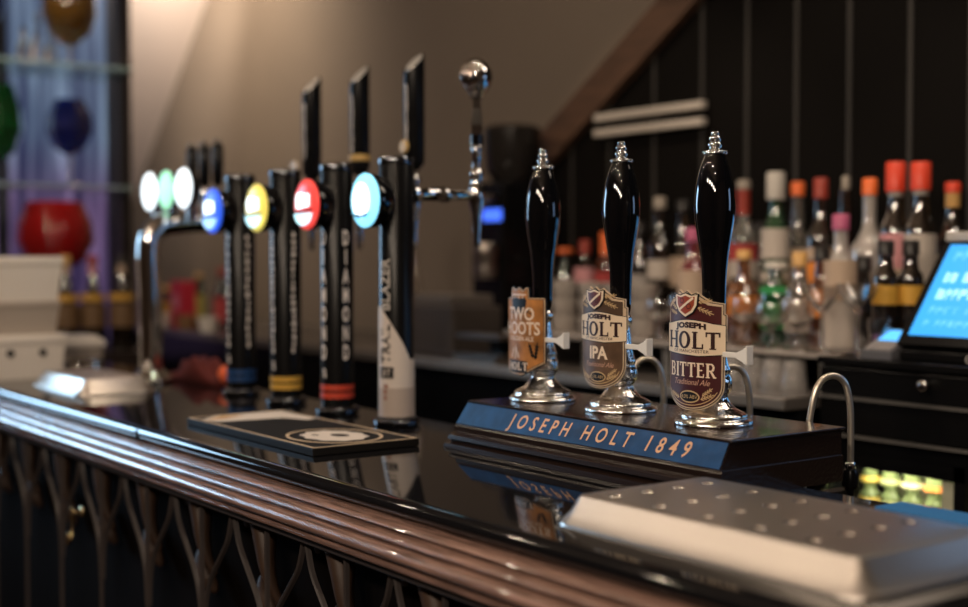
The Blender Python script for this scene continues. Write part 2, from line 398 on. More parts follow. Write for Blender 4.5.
def serif_word(word, h, u0, v0, sx=1, gap=.08):
    bm = bmesh.new(); u = 0
    def quad(a, b, wd):
        a = Vector(a); b = Vector(b); t = (b - a).normalized(); n = Vector((-t.y, t.x)) * wd / 2
        vs = [bm.verts.new(((u + p.x) * h * sx, p.y * h, 0)) for p in (a - n, b - n, b + n, a + n)]; bm.faces.new(vs)
    for ch in word:
        if ch == 'O':
            n = 20; ro = []; ri = []
            for i in range(n):
                t = 2 * PI * i / n
                ro.append(bm.verts.new(((u + .43 + .41 * math.cos(t)) * h * sx, (.5 + .52 * math.sin(t)) * h, 0)))
                ri.append(bm.verts.new(((u + .43 + .2 * math.cos(t)) * h * sx, (.5 + .4 * math.sin(t)) * h, 0)))
            for i in range(n): j = (i + 1) % n; bm.faces.new((ro[i], ro[j], ri[j], ri[i]))
        else:
            for a, b, wd in GLY[ch]: quad(a, b, wd)
            for x_, y_ in SER.get(ch, []):
                yy = .035 if y_ == 0 else .965; quad((x_ - .17, yy), (x_ + .17, yy), .07)
        u += WID[ch] + gap
    for v in bm.verts: v.co.x += u0 - (u - gap) * h * sx / 2; v.co.y += v0
    return bm

RC = .10
def clip_map(d):
    return lambda c: Vector(((RC + d) * math.cos(-PI / 2 + c.x / RC), .065 + (RC + d) * math.sin(-PI / 2 + c.x / RC), c.y))
def solid(name, outline, d0, d1, m, parent, holes=()):
    bm0 = poly_flat(outline, holes); slice_u(bm0, .006)
    bmesh.ops.remove_doubles(bm0, verts=bm0.verts[:], dist=1e-6)
    bnd = [e for e in bm0.edges if len(e.link_faces) == 1]
    bm = bmesh.new(); A = {}; B = {}
    fa, fb = clip_map(d0), clip_map(d1)
    for v in bm0.verts: A[v] = bm.verts.new(fa(v.co.copy())); B[v] = bm.verts.new(fb(v.co.copy()))
    for f in bm0.faces: bm.faces.new([B[v] for v in f.verts]); bm.faces.new([A[v] for v in f.verts][::-1])
    for e in bnd:
        p, q = e.verts; bm.faces.new((A[p], A[q], B[q], B[p]))
    bm0.free(); return out(name, bm, m, parent, auto=30)
def flat(name, bm0, d, m, parent, sl=True):
    if sl: slice_u(bm0, .01)
    bm = bmesh.new(); merge(bm, bm0, clip_map(d)); return out(name, bm, m, parent)
def strokes(list_, wd):
    bm = bmesh.new()
    for pts_ in list_:
        for a, b in zip(pts_, pts_[1:]):
            a = Vector(a); b = Vector(b)
            if (b - a).length < 1e-6: continue
            t = (b - a).normalized(); n = Vector((-t.y, t.x)) * wd / 2; e = t * wd * .2
            bm.faces.new([bm.verts.new((p.x, p.y, 0)) for p in (a - n - e, b - n + e, b + n + e, a + n - e)])
    return bm
def ell(cu, cv, a, b, n=28, t0=0, t1=360): return [(cu + a * math.cos(R(t0 + (t1 - t0) * i / n)), cv + b * math.sin(R(t0 + (t1 - t0) * i / n))) for i in range(n + (0 if t1 - t0 == 360 else 1))]
def inset(ol, d):
    cu = sum(p[0] for p in ol) / len(ol); cv = sum(p[1] for p in ol) / len(ol); o = []
    n = len(ol)
    for i in range(n):
        a = Vector(ol[i - 1]); b = Vector(ol[i]); c = Vector(ol[(i + 1) % n])
        t1 = (b - a).normalized(); t2 = (c - b).normalized(); nn = (Vector((-t1.y, t1.x)) + Vector((-t2.y, t2.x))); nn = nn.normalized() if nn.length > 1e-6 else Vector((-t1.y, t1.x))
        o.append((b.x + nn.x * d, b.y + nn.y * d))
    return o
def ear(cu, cv, s, ang):
    o = []
    for i in range(4):
        for sd in (-1, 1):
            t = i * s * .32; p = Vector((t, 0)); q = Vector((t + s * .3, sd * s * .18))
            rot = Matrix.Rotation(ang, 2); p = rot @ p; q = rot @ q; o.append([(cu + p.x, cv + p.y), (cu + q.x, cv + q.y)])
    rot = Matrix.Rotation(ang, 2); q = rot @ Vector((s * 1.5, 0)); o.append([(cu, cv), (cu + q.x, cv + q.y)]); return o

def fit(bm, half):
    a = min(v.co.x for v in bm.verts); b = max(v.co.x for v in bm.verts); k = 2 * half / (b - a)
    for v in bm.verts: v.co.x = (v.co.x - (a + b) / 2) * k
    return bm
def holt_clip(parent, w, h, top, low, shieldc, kind, z0):
    """w half width, h height; origin bottom centre"""
    e = bpy.data.objects.new('pump_clip', None)
    ol = ell(0, .034, w, .034, 20, 180, 360)            # rounded bottom, left to right
    ol += [(w, h * .58), (w + .003, h * .585), (w + .003, h * .80), (w, h * .81), (w, h - .017), (w * .62, h - .014), (w * .36, h - .007), (w * .2, h - .002),
           (w * .05, h - .005), (-w * .12, h), (-w * .25, h - .005), (-w * .42, h), (-w * .55, h - .008), (-w * .75, h - .011), (-w, h - .02), (-w, h * .81), (-w - .002, h * .8), (-w - .002, h * .585), (-w, h * .58)]
    base = solid('pump_clip', ol, -.003, 0, cream, parent)
    base.location = (-.009, 0, z0)
    solid('outline', inset(ol, .0012), 0, .0003, mat('clip_dark_line', (.03, .015, .01), .4), base)
    solid('border', inset(ol, .0024), .0003, .0006, cream, base)
    # upper panel
    up = [(-w + .004, h * .70), (w - .004, h * .70), (w - .004, h - .021), (w * .55, h - .019), (w * .3, h - .012), (-w * .5, h - .012), (-w + .004, h - .024)]
    solid('upper_panel', up, .0006, .0009, top, base)
    lo = ell(0, .0345, w - .004, .0305, 20, 180, 360) + [(w - .004, h * .60), (-w + .004, h * .60)]
    solid('lower_panel', lo, .0006, .0009, low, base)
    # banner
    bn = [(-w - .001, h * .475), (-w * .4, h * .465), (w * .3, h * .455), (w + .002, h * .475), (w + .002, h * .715)] + [(w * .7 - i * w * 1.4 / 8, h * (.715 + .04 * math.sin(PI * (i + 1) / 10))) for i in range(9)] + [(-w - .001, h * .715)]
    solid('banner', bn, .0009, .0014, mat('banner_cream', (.84, .68, .50), .45), base)
    flat('banner_edge', strokes([bn + bn[:1]], .0009), .0016, mat('clip_dark_line', (0, 0, 0)), base)
    inkk = mat('dark_ink', (.035, .012, .012), .4)
    b1 = fit(serif_word('HOLT', h * .142, 0, h * .515, 1.5, .05), w * .9); flat('lettering', b1, .0018, inkk, base)
    b2 = fit(text_bm('JOSEPH', h * .060, 1.05, 'CENTER', 1.25, 0, .0006), w * .52)
    for v in b2.verts: v.co.y += h * .690 - 2.5 * v.co.x ** 2
    flat('lettering', b2, .0018, inkk, base)
    b3 = fit(text_bm('OF MANCHESTER', h * .036, 1.1, 'CENTER', 1.2), w * .6)
    for v in b3.verts: v.co.y += h * .482
    flat('lettering', b3, .0018, inkk, base)
    if kind == 'BITTER':
        b4 = fit(serif_word('BITTER', h * .120, 0, h * .28, 1.1, .08), w * .8)
    else:
        b4 = text_bm('IPA', h * .17, 1.0, 'CENTER', 1.05, 0, .0008)
        for v in b4.verts: v.co.y += h * .295
    flat('lettering', b4, .0013, mat('clip_pale', (.9, .73, .56), .4), base)
    b5 = text_bm('Traditional Ale', h * .068, .95, 'CENTER', 1.05, .35)
    for v in b5.verts: v.co.y += h * .215
    flat('lettering', b5, .0013, mat('clip_script', (.62, .36, .26), .4), base)
    goldl = mat('clip_gold', (.60, .42, .22), .4)
    ov = ell(0, h * .115, w * .34, h * .052)
    solid('strength_oval', ov, .0009, .0013, goldl, base)
    solid('oval_field', ell(0, h * .115, w * .30, h * .041), .0013, .0015, mat('clip_dark_line', (0, 0, 0)), base)
    b6 = text_bm('4.0% ABV' if kind == 'BITTER' else '3.5% ABV', h * .045, 1, 'CENTER', 1.0)
    for v in b6.verts: v.co.y += h * .10
    flat('lettering', b6, .0017, goldl, base)
    st = ear(w * .38, h * .1, .013, R(20)) + ear(w * .42, h * .13, .012, R(35)) + ear(-w * .38, h * .1, .013, R(160)) + ear(w * .28, h * .855, .016, R(-20)) + ear(w * .3, h * .90, .013, R(10)) + ear(-w * .5, h * .84, .013, R(150)) + ear(-w * .5, h * .80, .012, R(165))
    st += [ell(0, .036, w - .0065, .029, 16, 200, 340)]
    flat('wheat_ornament', strokes(st, .0011), .0013, goldl, base)
    # shield
    cu = -w * .12; cs = h * .885; sw = w * .36; sh = h * .098
    def shield(k, dv=0): return [(cu - sw * k, cs + sh * .72 * k), (cu - sw * .5 * k, cs + sh * .62 * k), (cu, cs + sh * .8 * k), (cu + sw * .5 * k, cs + sh * .62 * k), (cu + sw * k, cs + sh * .72 * k), (cu + sw * .93 * k, cs - sh * .1 * k), (cu + sw * .62 * k, cs - sh * .62 * k), (cu, cs - sh * k), (cu - sw * .62 * k, cs - sh * .62 * k), (cu - sw * .93 * k, cs - sh * .1 * k)][::-1]
    s1 = solid('shield', shield(1.22), .0012, .0022, mat('clip_dark_line', (0, 0, 0)), base)
    solid('shield_rim', shield(1.1), .0022, .0026, mat('banner_cream', (0, 0, 0)), s1)
    solid('shield_field', shield(.88), .0026, .0029, shieldc, s1)
    flat('shield_band', strokes([[(cu - sw * .6, cs - sh * .5), (cu + sw * .72, cs + sh * .5)]], .0032), .0031, mat('banner_cream', (0, 0, 0)), s1)
    flat('shield_mark', strokes([ell(cu - sw * .35, cs + sh * .28, sw * .2, sh * .22, 10) + [(cu - sw * .15, cs + sh * .28)], ell(cu + sw * .33, cs - sh * .2, sw * .2, sh * .22, 10) + [(cu + sw * .53, cs - sh * .2)]], .0009), .0031, mat('clip_dark_line', (0, 0, 0)), s1)
    return base

def hoots_clip(parent, z0):
    w, h = .048, .137
    ol = [(-w, .012), (-w * .8, .003), (0, .0), (w * .18, .003), (w, .022), (w, h - .020), (w * .96, h - .016), (w * .38, h - .016), (w * .36, h - .002), (w * .24, h), (w * .10, h - .005), (-w * .12, h), (-w * .3, h - .004), (-w * .48, h), (-w * .62, h - .003), (-w * .64, h - .016), (-w, h - .018)]
    base = solid('pump_clip', ol, -.003, 0, mat('clip_dark_line', (0, 0, 0)), parent); base.location = (-.009, 0, z0)
    solid('border', inset(ol, .0016), 0, .0004, mat('hoots_border', (.78, .55, .36), .4), base)
    solid('outline', inset(ol, .0030), .0004, .0006, mat('clip_dark_line', (0, 0, 0)), base)
    og = mat('amber_print', (.40, .17, .05), .4, var=.55, vscale=28)
    solid('field', inset(ol, .0042), .0006, .0009, og, base)
    pale = mat('hoots_letters', (.82, .66, .54), .4)
    for s, z, sz, sx in (('TWO', .0865, .027, .95), ('HOOTS', .0645, .027, .9), ('GOLDEN ALE', .0545, .0095, 1.05)):
        b = text_bm(s, sz, 1, 'CENTER', sx, 0, .0007 if sz > .02 else .0002)
        for v in b.verts: v.co.y += z; v.co.x -= .003
        flat('lettering', b, .0013, pale, base)
    b = serif_word('HOLT', .012, -.010, .009, 1.3, .05)
    solid('holt_panel', [(-.036, .006), (.014, .005), (.014, .0235), (-.036, .0245)], .0009, .0011, mat('clip_dark_line', (0, 0, 0)), base)
    flat('lettering', b, .0014, pale, base)
    flat('fern_ornament', strokes(ear(-.026, .028, .012, R(60)) + ear(-.014, .027, .014, R(85)) + ear(-.004, .028, .011, R(120)), .001), .0013, pale, base)
    flat('hop_ornament', strokes(ear(.03, .028, .016, R(80)) + ear(.026, .03, .015, R(110)), .0022), .0012, mat('clip_dark_line', (0, 0, 0)), base)
    ow = solid('owl_ornament', [(-.022, .103), (-.004, .097), (.010, .103), (.013, .116), (.009, .121), (-.004, .118), (-.018, .122), (-.024, .116)], .0009, .0012, mat('clip_dark_line', (0, 0, 0)), base)
    flat('battlement', strokes([[(-.024, .1245), (.012, .1245)], [(-.022, .119), (-.022, .124)], [(-.014, .119), (-.014, .124)], [(-.005, .119), (-.005, .124)], [(.005, .119), (.005, .124)]], .002), .0014, pale, ow)
    flat('branch', strokes([[(-.034, .098), (-.01, .096), (.014, .099), (.028, .094)], [(.014, .099), (.02, .104)]], .0016), .0013, mat('clip_dark_line', (0, 0, 0)), base)
    return base

def hand_pump(x, label, which):
    t = thing('hand_pump', label, 'beer pump', (x, 1.25, 1.1706), 0, 'hand pumps on the plinth')
    bm = bmesh.new()
    pf = [(.0, 0), (.051, 0), (.052, .003), (.049, .007), (.044, .009), (.0445, .012), (.040, .016), (.030, .021), (.0215, .030), (.0185, .037), (.0205, .041), (.0235, .046), (.0245, .053), (.0235, .060), (.0205, .066),
          (.0215, .069), (.0215, .073), (.0195, .078), (.0172, .088), (.0155, .100), (.0142, .112), (.0135, .122), (.0155, .125), (.0165, .130), (.0155, .135), (.0135, .138), (.0, .138)]
    pf2 = [pf[0], pf[1]] + [(p.x, p.y) for p in smoothp([(a, b, 0) for a, b in pf[1:-1]], 2)][1:] + [pf[-1]]
    lathe(bm, pf2, 40); out('ferrule', bm, chromeW, t, True)
    bm = bmesh.new(); lathe(bm, [(.0, .0), (.018, .0), (.018, .004), (.0, .004)], 24, Matrix.Translation((0, 0, .1385)))
    hp = [(.0120, .1385), (.0142, .150), (.0147, .165), (.0150, .185), (.0160, .205), (.0182, .228), (.0215, .250), (.0246, .272), (.0258, .290), (.0250, .308), (.0222, .328), (.0178, .346), (.0136, .358), (.0125, .362)]
    bm.free(); bm = bmesh.new(); hs = [(p.x * 1.05, .1385 + (p.y - .1385) * .965) for p in smoothp([(a, b, 0) for a, b in hp], 4)]
    lathe(bm, [(0, .1385)] + hs + [(0, hs[-1][1])], 48); out('handle', bm, blackg, t, True)
    bm = bmesh.new()
    fp = [(0, .3615), (.0132, .3615), (.0138, .364), (.0130, .3665), (.0085, .368), (.0065, .370), (.0075, .3725), (.0085, .3755), (.0072, .379), (.0055, .380), (.0068, .383), (.0072, .3855), (.0058, .389), (.0042, .390), (.0050, .3925), (.0045, .3955), (0, .397)]
    fs = [(p.x, p.y) for p in smoothp([(a, b, 0) for a, b in fp], 3)]
    for i in range(len(fs)): fs[i] = (max(fs[i][0], 0), fs[i][1])
    fs[0] = (0, .3615); fs[-1] = (0, .397)
    fs = [(r_ * 1.12, .3535 + (z_ - .3615) * .86) for r_, z_ in fs]
    lathe(bm, fs, 28); 
    for i in range(16):
        a = 2 * PI * i / 16; bmesh.ops.create_uvsphere(bm, u_segments=8, v_segments=6, radius=.0021, matrix=Matrix.Translation((.0143 * math.cos(a), .0143 * math.sin(a), .3562)))
    out('finial', bm, chrome, t, True)
    # white plastic clip holder behind the badge
    bm = bmesh.new(); zc = .095
    box(bm, -.02, .064, -.0245, -.0195, zc - .0035, zc + .0035, .001)
    v_ = len(bm.verts); extr2 = [(.062, -.0035), (.076, -.009), (.076, .009), (.062, .0035)]
    fa_ = [bm.verts.new((a_, -.025, zc + b_)) for a_, b_ in extr2]; fb_ = [bm.verts.new((a_, -.019, zc + b_)) for a_, b_ in extr2]
    for i_ in range(4): bm.faces.new((fa_[i_], fa_[(i_ + 1) % 4], fb_[(i_ + 1) % 4], fb_[i_]))
    bm.faces.new(fa_[::-1]); bm.faces.new(fb_)
    box(bm, .0755, .081, -.0265, -.0175, zc - .010, zc + .010, .001)
    box(bm, .0805, .083, -.028, -.016, zc - .011, zc + .013, .0006)
    out('clip_holder', bm, white, t)
    if which == 0: c = hoots_clip(t, .0375)
    elif which == 1: c = holt_clip(t, .0475, .144, mat('ipa_top', (.085, .05, .03), .4), mat('ipa_brown', (.13, .075, .045), .4, var=.4, vscale=30), mat('shield_maroon', (.14, .035, .03), .35), 'IPA', .0335)
    else: c = holt_clip(t, .0515, .157, mat('bitter_top', (.07, .012, .012), .4), mat('bitter_maroon', (.06, .012, .014), .4), mat('shield_red', (.33, .06, .025), .3), 'BITTER', .0195)
    return t
hand_pump(-1.555, 'leftmost hand pump with an amber badge lettered TWO HOOTS', 0)
hand_pump(-1.378, 'middle hand pump with a brown badge lettered IPA', 1)
hand_pump(-1.197, 'tallest-looking hand pump on the right with a maroon badge lettered BITTER', 2)

# swan-neck pipes behind the plinth
for x, lab in ((-1.137, 'bent steel pipe behind the plinth, right of all the pumps'), (-1.318, 'bent steel pipe behind the BITTER pump'), (-1.498, 'bent steel pipe between the IPA and BITTER pumps')):
    t = thing('swan_neck', lab, 'pipe', (x, 1.40, 1.03), 0, 'bent pipes behind the plinth')
    bm = bmesh.new()
    tube(bm, smoothp([(-.012, -.030, .03), (-.009, -.026, .10), (-.005, -.018, .165), (-.002, -.006, .192), (.004, .012, .2), (.011, .028, .19), (.014, .036, .16), (.015, .037, .12), (.015, .037, .078)], 6), .0046, 14)
    out('pipe', bm, mat('satin_pipe', (.75, .68, .58), .33, .9), t, True)
    bm = bmesh.new(); lathe(bm, [(0, .072), (.0065, .072), (.0075, .075), (.0075, .079), (.0065, .082), (0, .082)], 20, Matrix.Translation((.015, .037, 0))); out('collar', bm, chrome, t, True)
    bm = bmesh.new(); lathe(bm, [(0, .03), (.005, .03), (.006, .045), (.011, .05), (.011, .068), (.009, .072), (0, .072)], 20, Matrix.Translation((.015, .037, 0)))
    box(bm, -.004, .016, -.034, .04, .035, .045); out('bracket', bm, blackm, t, auto=30)

# ================================================================== DRIP TRAYS
def drip_tray(x0, x1, y0, y1, z, label, hs, group=None, hol=True):
    t = thing('drip_tray', label, 'drip tray', ((x0 + x1) / 2, (y0 + y1) / 2, z), 0, group)
    a, b = (x1 - x0) / 2, (y1 - y0) / 2; H = .032; ins = .026
    nx, ny = 5, 4
    holes = []
    sx_, sy_ = .0705, .0475
    for i in range(nx):
        for j in range(ny):
            holes.append((-a + .058 + i * (2 * a - .15) / (nx - 1), -b + .048 + j * (2 * b - .102) / (ny - 1)))
    def circ(c, r, n=20): return [(c[0] + r * math.cos(2 * PI * i / n), c[1] + r * math.sin(2 * PI * i / n)) for i in range(n)]
    rad = .0078
    rect = []
    A, B = a - ins, b - ins; cr = .006
    for cx, cy, s in ((A - cr, B - cr, 0), (-A + cr, B - cr, 90), (-A + cr, -B + cr, 180), (A - cr, -B + cr, 270)):
        for i in range(6): rect.append((cx + cr * math.cos(R(s + 18 * i)), cy + cr * math.sin(R(s + 18 * i))))
    bm = poly_flat(rect, [circ(c, rad) for c in holes])
    for v in bm.verts: v.co.z = H
    # dished holes
    for c in holes:
        rings = []
        ring0 = [v for v in bm.verts if abs((Vector((v.co.x, v.co.y)) - Vector(c)).length - rad) < 1e-4]
        ring0.sort(key=lambda v: math.atan2(v.co.y - c[1], v.co.x - c[0]))
        prev = ring0; mi = 1
        for rr, dz in ((rad * .93, -.0008), (rad * .7, -.0030), (rad * .35, -.0044)):
            cur = [bm.verts.new((c[0] + (v.co.x - c[0]) * rr / rad, c[1] + (v.co.y - c[1]) * rr / rad, H + dz)) for v in ring0]
            n = len(prev)
            for i in range(n): bm.faces.new((prev[i], prev[(i + 1) % n], cur[(i + 1) % n], cur[i])).material_index = mi
            prev = cur; mi = 2
        bm.faces.new(prev).material_index = 2
    # rounded shoulder and sloping sides
    top = [v for v in bm.verts if abs(v.co.z - H) < 1e-6 and (abs(v.co.x) > A - cr - 1e-5 or abs(v.co.y) > B - cr - 1e-5) and min((Vector((v.co.x, v.co.y)) - Vector(c)).length for c in holes) > rad * 1.5]
    top.sort(key=lambda v: math.atan2(v.co.y, v.co.x))
    prev = top
    for off, zz in ((.0022, H - .0008), (.0042, H - .003), (.0135, .014), (ins - .001, .003), (ins, .0)):
        cur = []
        for v in top:
            cx = max(-A + cr, min(A - cr, v.co.x)); cy = max(-B + cr, min(B - cr, v.co.y)); d = Vector((v.co.x - cx, v.co.y - cy))
            d = d.normalized() * (cr + off); cur.append(bm.verts.new((cx + d.x, cy + d.y, zz)))
        n = len(prev)
        for i in range(n): bm.faces.new((prev[i], prev[(i + 1) % n], cur[(i + 1) % n], cur[i]))
        prev = cur
    bm.faces.new(prev)
    sh_ = out('tray_shell', bm, steel, t, auto=25); sh_.data.materials.append(mat('tray_hole_rim', (.35, .31, .27), .3, 1)); sh_.data.materials.append(mat('tray_hole_dish', (.98, .95, .9), .2, 1))  # paler dishes and darker rims: caught light and shade put into the colour
    return t
drip_tray(-1.097, -.678, .888, 1.13, 1.1004, 'large brushed steel drip tray with dimples at the near end of the bar', 1)
drip_tray(-2.99, -2.665, .908, 1.085, 1.1004, 'distant pale steel drip tray in front of the curved chrome font', 1)
# narrow blue strip beyond the near tray
bm = bmesh.new(); box(bm, -.93, -.45, 1.235, 1.285, 1.1003, 1.105, .001)
tag(out('blue_strip', bm, mat('strip_blue', (.02, .16, .42), .7, bump=.3, bscale=200)), 'narrow blue strip behind the large near drip tray', 'bar towel')

# ================================================================== BAR MAT
t = thing('bar_mat', 'long black rubber bar mat with cream border and crest', 'bar mat', (-1.885, 1.0, 1.1004))
mw, md = .225, .092
bxo('mat_base', -mw, mw, -md, md, 0, .012, blackmm, t, .0015)
def flatrect(name, outline, z, m, par, holes=()):
    bm = poly_flat(outline, holes)
    for v in bm.verts: v.co.z = z
    r = bmesh.ops.extrude_face_region(bm, geom=bm.faces[:])
    for q in r['geom']:
        if isinstance(q, bmesh.types.BMVert): q.co.z += .0006
    return out(name, bm, m, par)
rc = lambda a, b: [(-a, -b), (a, -b), (a, b), (-a, b)]
flatrect('border', rc(mw - .002, md - .002), .0119, cream, t, [rc(mw - .006, md - .006)])
flatrect('logo_panel', [(-mw + .008, -md + .05), (-mw + .045, -md + .008), (-mw + .085, -md + .02), (-mw + .10, md - .05), (-mw + .15, md - .03), (-mw + .14, md - .009), (-mw + .008, md - .009)], .0119, paper, t)
flatrect('logo_mark', [(-mw + .012, -md + .06), (-mw + .05, -md + .016), (-mw + .06, -md + .04), (-mw + .03, md - .09)], .0124, mat('mat_tan', (.5, .3, .13), .6), t)
flatrect('crest_ring', ell(.125, .0, .085, .072, 40), .0119, cream, t, [ell(.125, .0, .080, .067, 40)])
flatrect('crest', [(.125 + .058 * math.cos(R(i * 18)) * (1 + .12 * (i % 2)), .045 * math.sin(R(i * 18)) * (1 + .12 * (i % 2))) for i in range(20)], .0119, paper, t, [ell(.125, .01, .02, .014, 12), ell(.10, -.02, .01, .006, 8)])

# ================================================================== FOUR BEER FONTS (columns)
colR = .0305
def glyphs(bm, r, az, z0, z1, n, wd, seed):
    rnd = random.Random(seed); hh = (z1 - z0) / n
    for i in range(n):
        zb = z0 + i * hh; ww = wd * rnd.uniform(.7, 1.1)
        for q in range(3):
            da = R(rnd.uniform(-5, 5)); w2 = ww * rnd.uniform(.35, .6); za = zb + hh * rnd.uniform(.05, .3); zc = zb + hh * rnd.uniform(.6, .93)
            d = math.degrees(w2 / r / 2); a = az + math.degrees(da)
            arc_patch(bm, r, za, zc, a - d, a + d, 2, .0004)
def wrap_text(bm, s, r, az, zc, h, sx, stacked, flip=1, bold=0):
    """stacked: upright letters one under another; else word rotated to read upwards"""
    if stacked:
        n = len(s); step = h / n
        for i, ch in enumerate(s):
            b = text_bm(ch, step * 1.06, 1, 'CENTER', sx, 0, bold)
            slice_u(b, .003)
            zz = zc + h / 2 - (i + 1) * step + step * .08
            merge(bm, b, lambda c: Vector((r * math.cos(R(az) + c.x / r), r * math.sin(R(az) + c.x / r), zz + c.y)))
    else:
        b = text_bm(s, h, 1.05, 'LEFT', sx, 0, bold)
        merge(bm, b, lambda c: Vector((r * math.cos(R(az) - c.y / r), r * math.sin(R(az) - c.y / r), zc + c.x)))
lettm = mat('font_letters', (.78, .71, .66), .4)
def badge(t, fill, inner, lower, linec, shape):
    """lit round lens on the customer side"""
    zc = .385
    bm = bmesh.new(); lathe(bm, [(0, 0), (.032, 0), (.041, .010), (.0455, .024), (.0465, .036), (.045, .041), (.0, .041)], 36, axisM((0, -.022, zc), (0, -1, 0)))
    hs = out('badge_housing', bm, blackg, t, auto=30)
    Mx = axisM((0, -.0632, zc), (0, -1, 0))
    bm = bmesh.new(); lathe(bm, [(0, .007), (.015, .0065), (.03, .0045), (.042, .0015), (.0462, -.001), (.046, -.002), (0, -.002)], 36, Mx)
    lens = out('badge_lens', bm, fill, t, True)
    def disc(name, ol, d, m):
        bmf = poly_flat(ol); bmo = bmesh.new(); merge(bmo, bmf, lambda c: Vector((c.x, -.0642 - d, zc + c.y)))
        r = bmesh.ops.extrude_face_region(bmo, geom=bmo.faces[:])
        for q in r['geom']:
            if isinstance(q, bmesh.types.BMVert): q.co.y -= .0006
        return out(name, bmo, m, lens)
    if shape == 'panel':
        disc('badge_panel', [(-.024, -.008), (.024, -.004), (.024, .018), (-.018, .022), (-.026, .012)], .0062, inner)
        disc('badge_band', [(-.036, -.017), (.036, -.012), (.037, -.008), (-.038, -.013)], .0062, linec)
        disc('badge_lower', ell(0, -.0125, .034, .026, 20, 190, 352), .0055, lower)
    else:
        disc('badge_panel', ell(0, 0, .027, .03, 24), .0062, inner)
        disc('badge_band', [(-.032, -.022), (-.01, -.030), (.018, -.028), (.03, -.018), (.018, -.022), (0, -.025), (-.02, -.022)], .0066, linec)
def em(n, c, s): return mat(n, c, .3, emit=c, es=s)
litwhite = em('lit_white', (.85, .95, 1), 1.6); litcyan = em('lit_cyan', (.25, .72, .95), 1.15)
def column(x, label, stripe, bcols, seed, lettering):
    t = thing('beer_font', label, 'beer tap column', (x, 1.2, 1.1004), 0, 'black beer tap columns on the bar')
    bm = bmesh.new(); lathe(bm, [(0, .0), (colR, .0), (colR, .456), (colR - .002, .4595), (0, .46)], 48); out('column', bm, blackm, t, auto=40)
    bm = bmesh.new(); lathe(bm, [(.0, .0), (.036, .0), (.0405, .003), (.041, .009), (.038, .013), (.0345, .0145), (.0312, .015), (0, .015)], 48); out('base_ring', bm, mat('dark_chrome', (.16, .17, .19), .15, 1), t, auto=40)
    bm = bmesh.new(); lathe(bm, [(colR + .0008, .448), (colR + .0016, .452), (colR + .0008, .4575), (colR - .001, .461), (0, .4615)], 48, cap=False); out('top_cap', bm, mat('dark_chrome', (0, 0, 0)), t, auto=40)
    if stripe:
        for z0, z1 in ((.030, .0405), (.0445, .055)):
            bm = bmesh.new(); arc_patch(bm, colR, z0, z1, -180, 178, 48, .0006); out('stripe', bm, stripe, t, auto=30)
        for az in (-82, 2):
            bm = bmesh.new()
            if lettering: wrap_text(bm, lettering, colR + .0006, az, .222, .245, .46, True, bold=.0013)
            else: glyphs(bm, colR + .0002, az, .10, .34, 14 if seed == 1 else 18, .008, seed + int(az > -50))
            out('lettering', bm, lettm, t)
        bm = bmesh.new(); glyphs(bm, colR + .0002, -80, .068, .088, 2, .01, 5); out('maker_mark', bm, lettm, t)
    else:
        whit = mat('font_white', (.62, .55, .50), .45)
        bm = bmesh.new()
        def topf(a):  # slanting white panel: high on the customer side, low on the staff side
            a = (a + 180) % 360 - 180
            return .205 - .09 * min(1, max(0, (a + 95) / 110)) ** 1.3
        arc_patch(bm, colR, .016, .2, -130, 62, 48, .0006, topf); out('white_panel', bm, whit, t, auto=30)
        bm = bmesh.new(); arc_patch(bm, colR + .0006, .016, .066, -130, 62, 40, .0003); out('pale_band', bm, mat('font_pale', (.42, .35, .31), .5), t, auto=30)
        bm = bmesh.new(); wrap_text(bm, 'TRAIL', colR + .0014, -54, .108, .0265, .92, False, bold=.0007); out('lettering', bm, mat('font_ink', (.012, .012, .015), .4), t)
        bm = bmesh.new(); wrap_text(bm, 'BLAZER', colR + .0014, -54, .198, .0265, .92, False, bold=.0007); out('lettering', bm, mat('font_grey', (.50, .47, .44), .4), t)
        bm = bmesh.new(); arc_patch(bm, colR + .0008, .083, .102, -92, -42, 12, .0005); bp = out('logo_block', bm, mat('font_ink', (0, 0, 0)), t)
        bm = bmesh.new(); b = text_bm('BT', .0165, 1, 'CENTER', .95); rr = colR + .0018
        merge(bm, b, lambda c: Vector((rr * math.cos(R(-66) + c.x / rr), rr * math.sin(R(-66) + c.x / rr), .0865 + c.y))); out('lettering', bm, whit, bp)
        bm = bmesh.new(); glyphs(bm, colR + .0011, -70, .045, .075, 3, .012, 9); out('maker_mark', bm, mat('mark_red', (.3, .15, .12), .5), t)
    badge(t, *bcols)
    return t
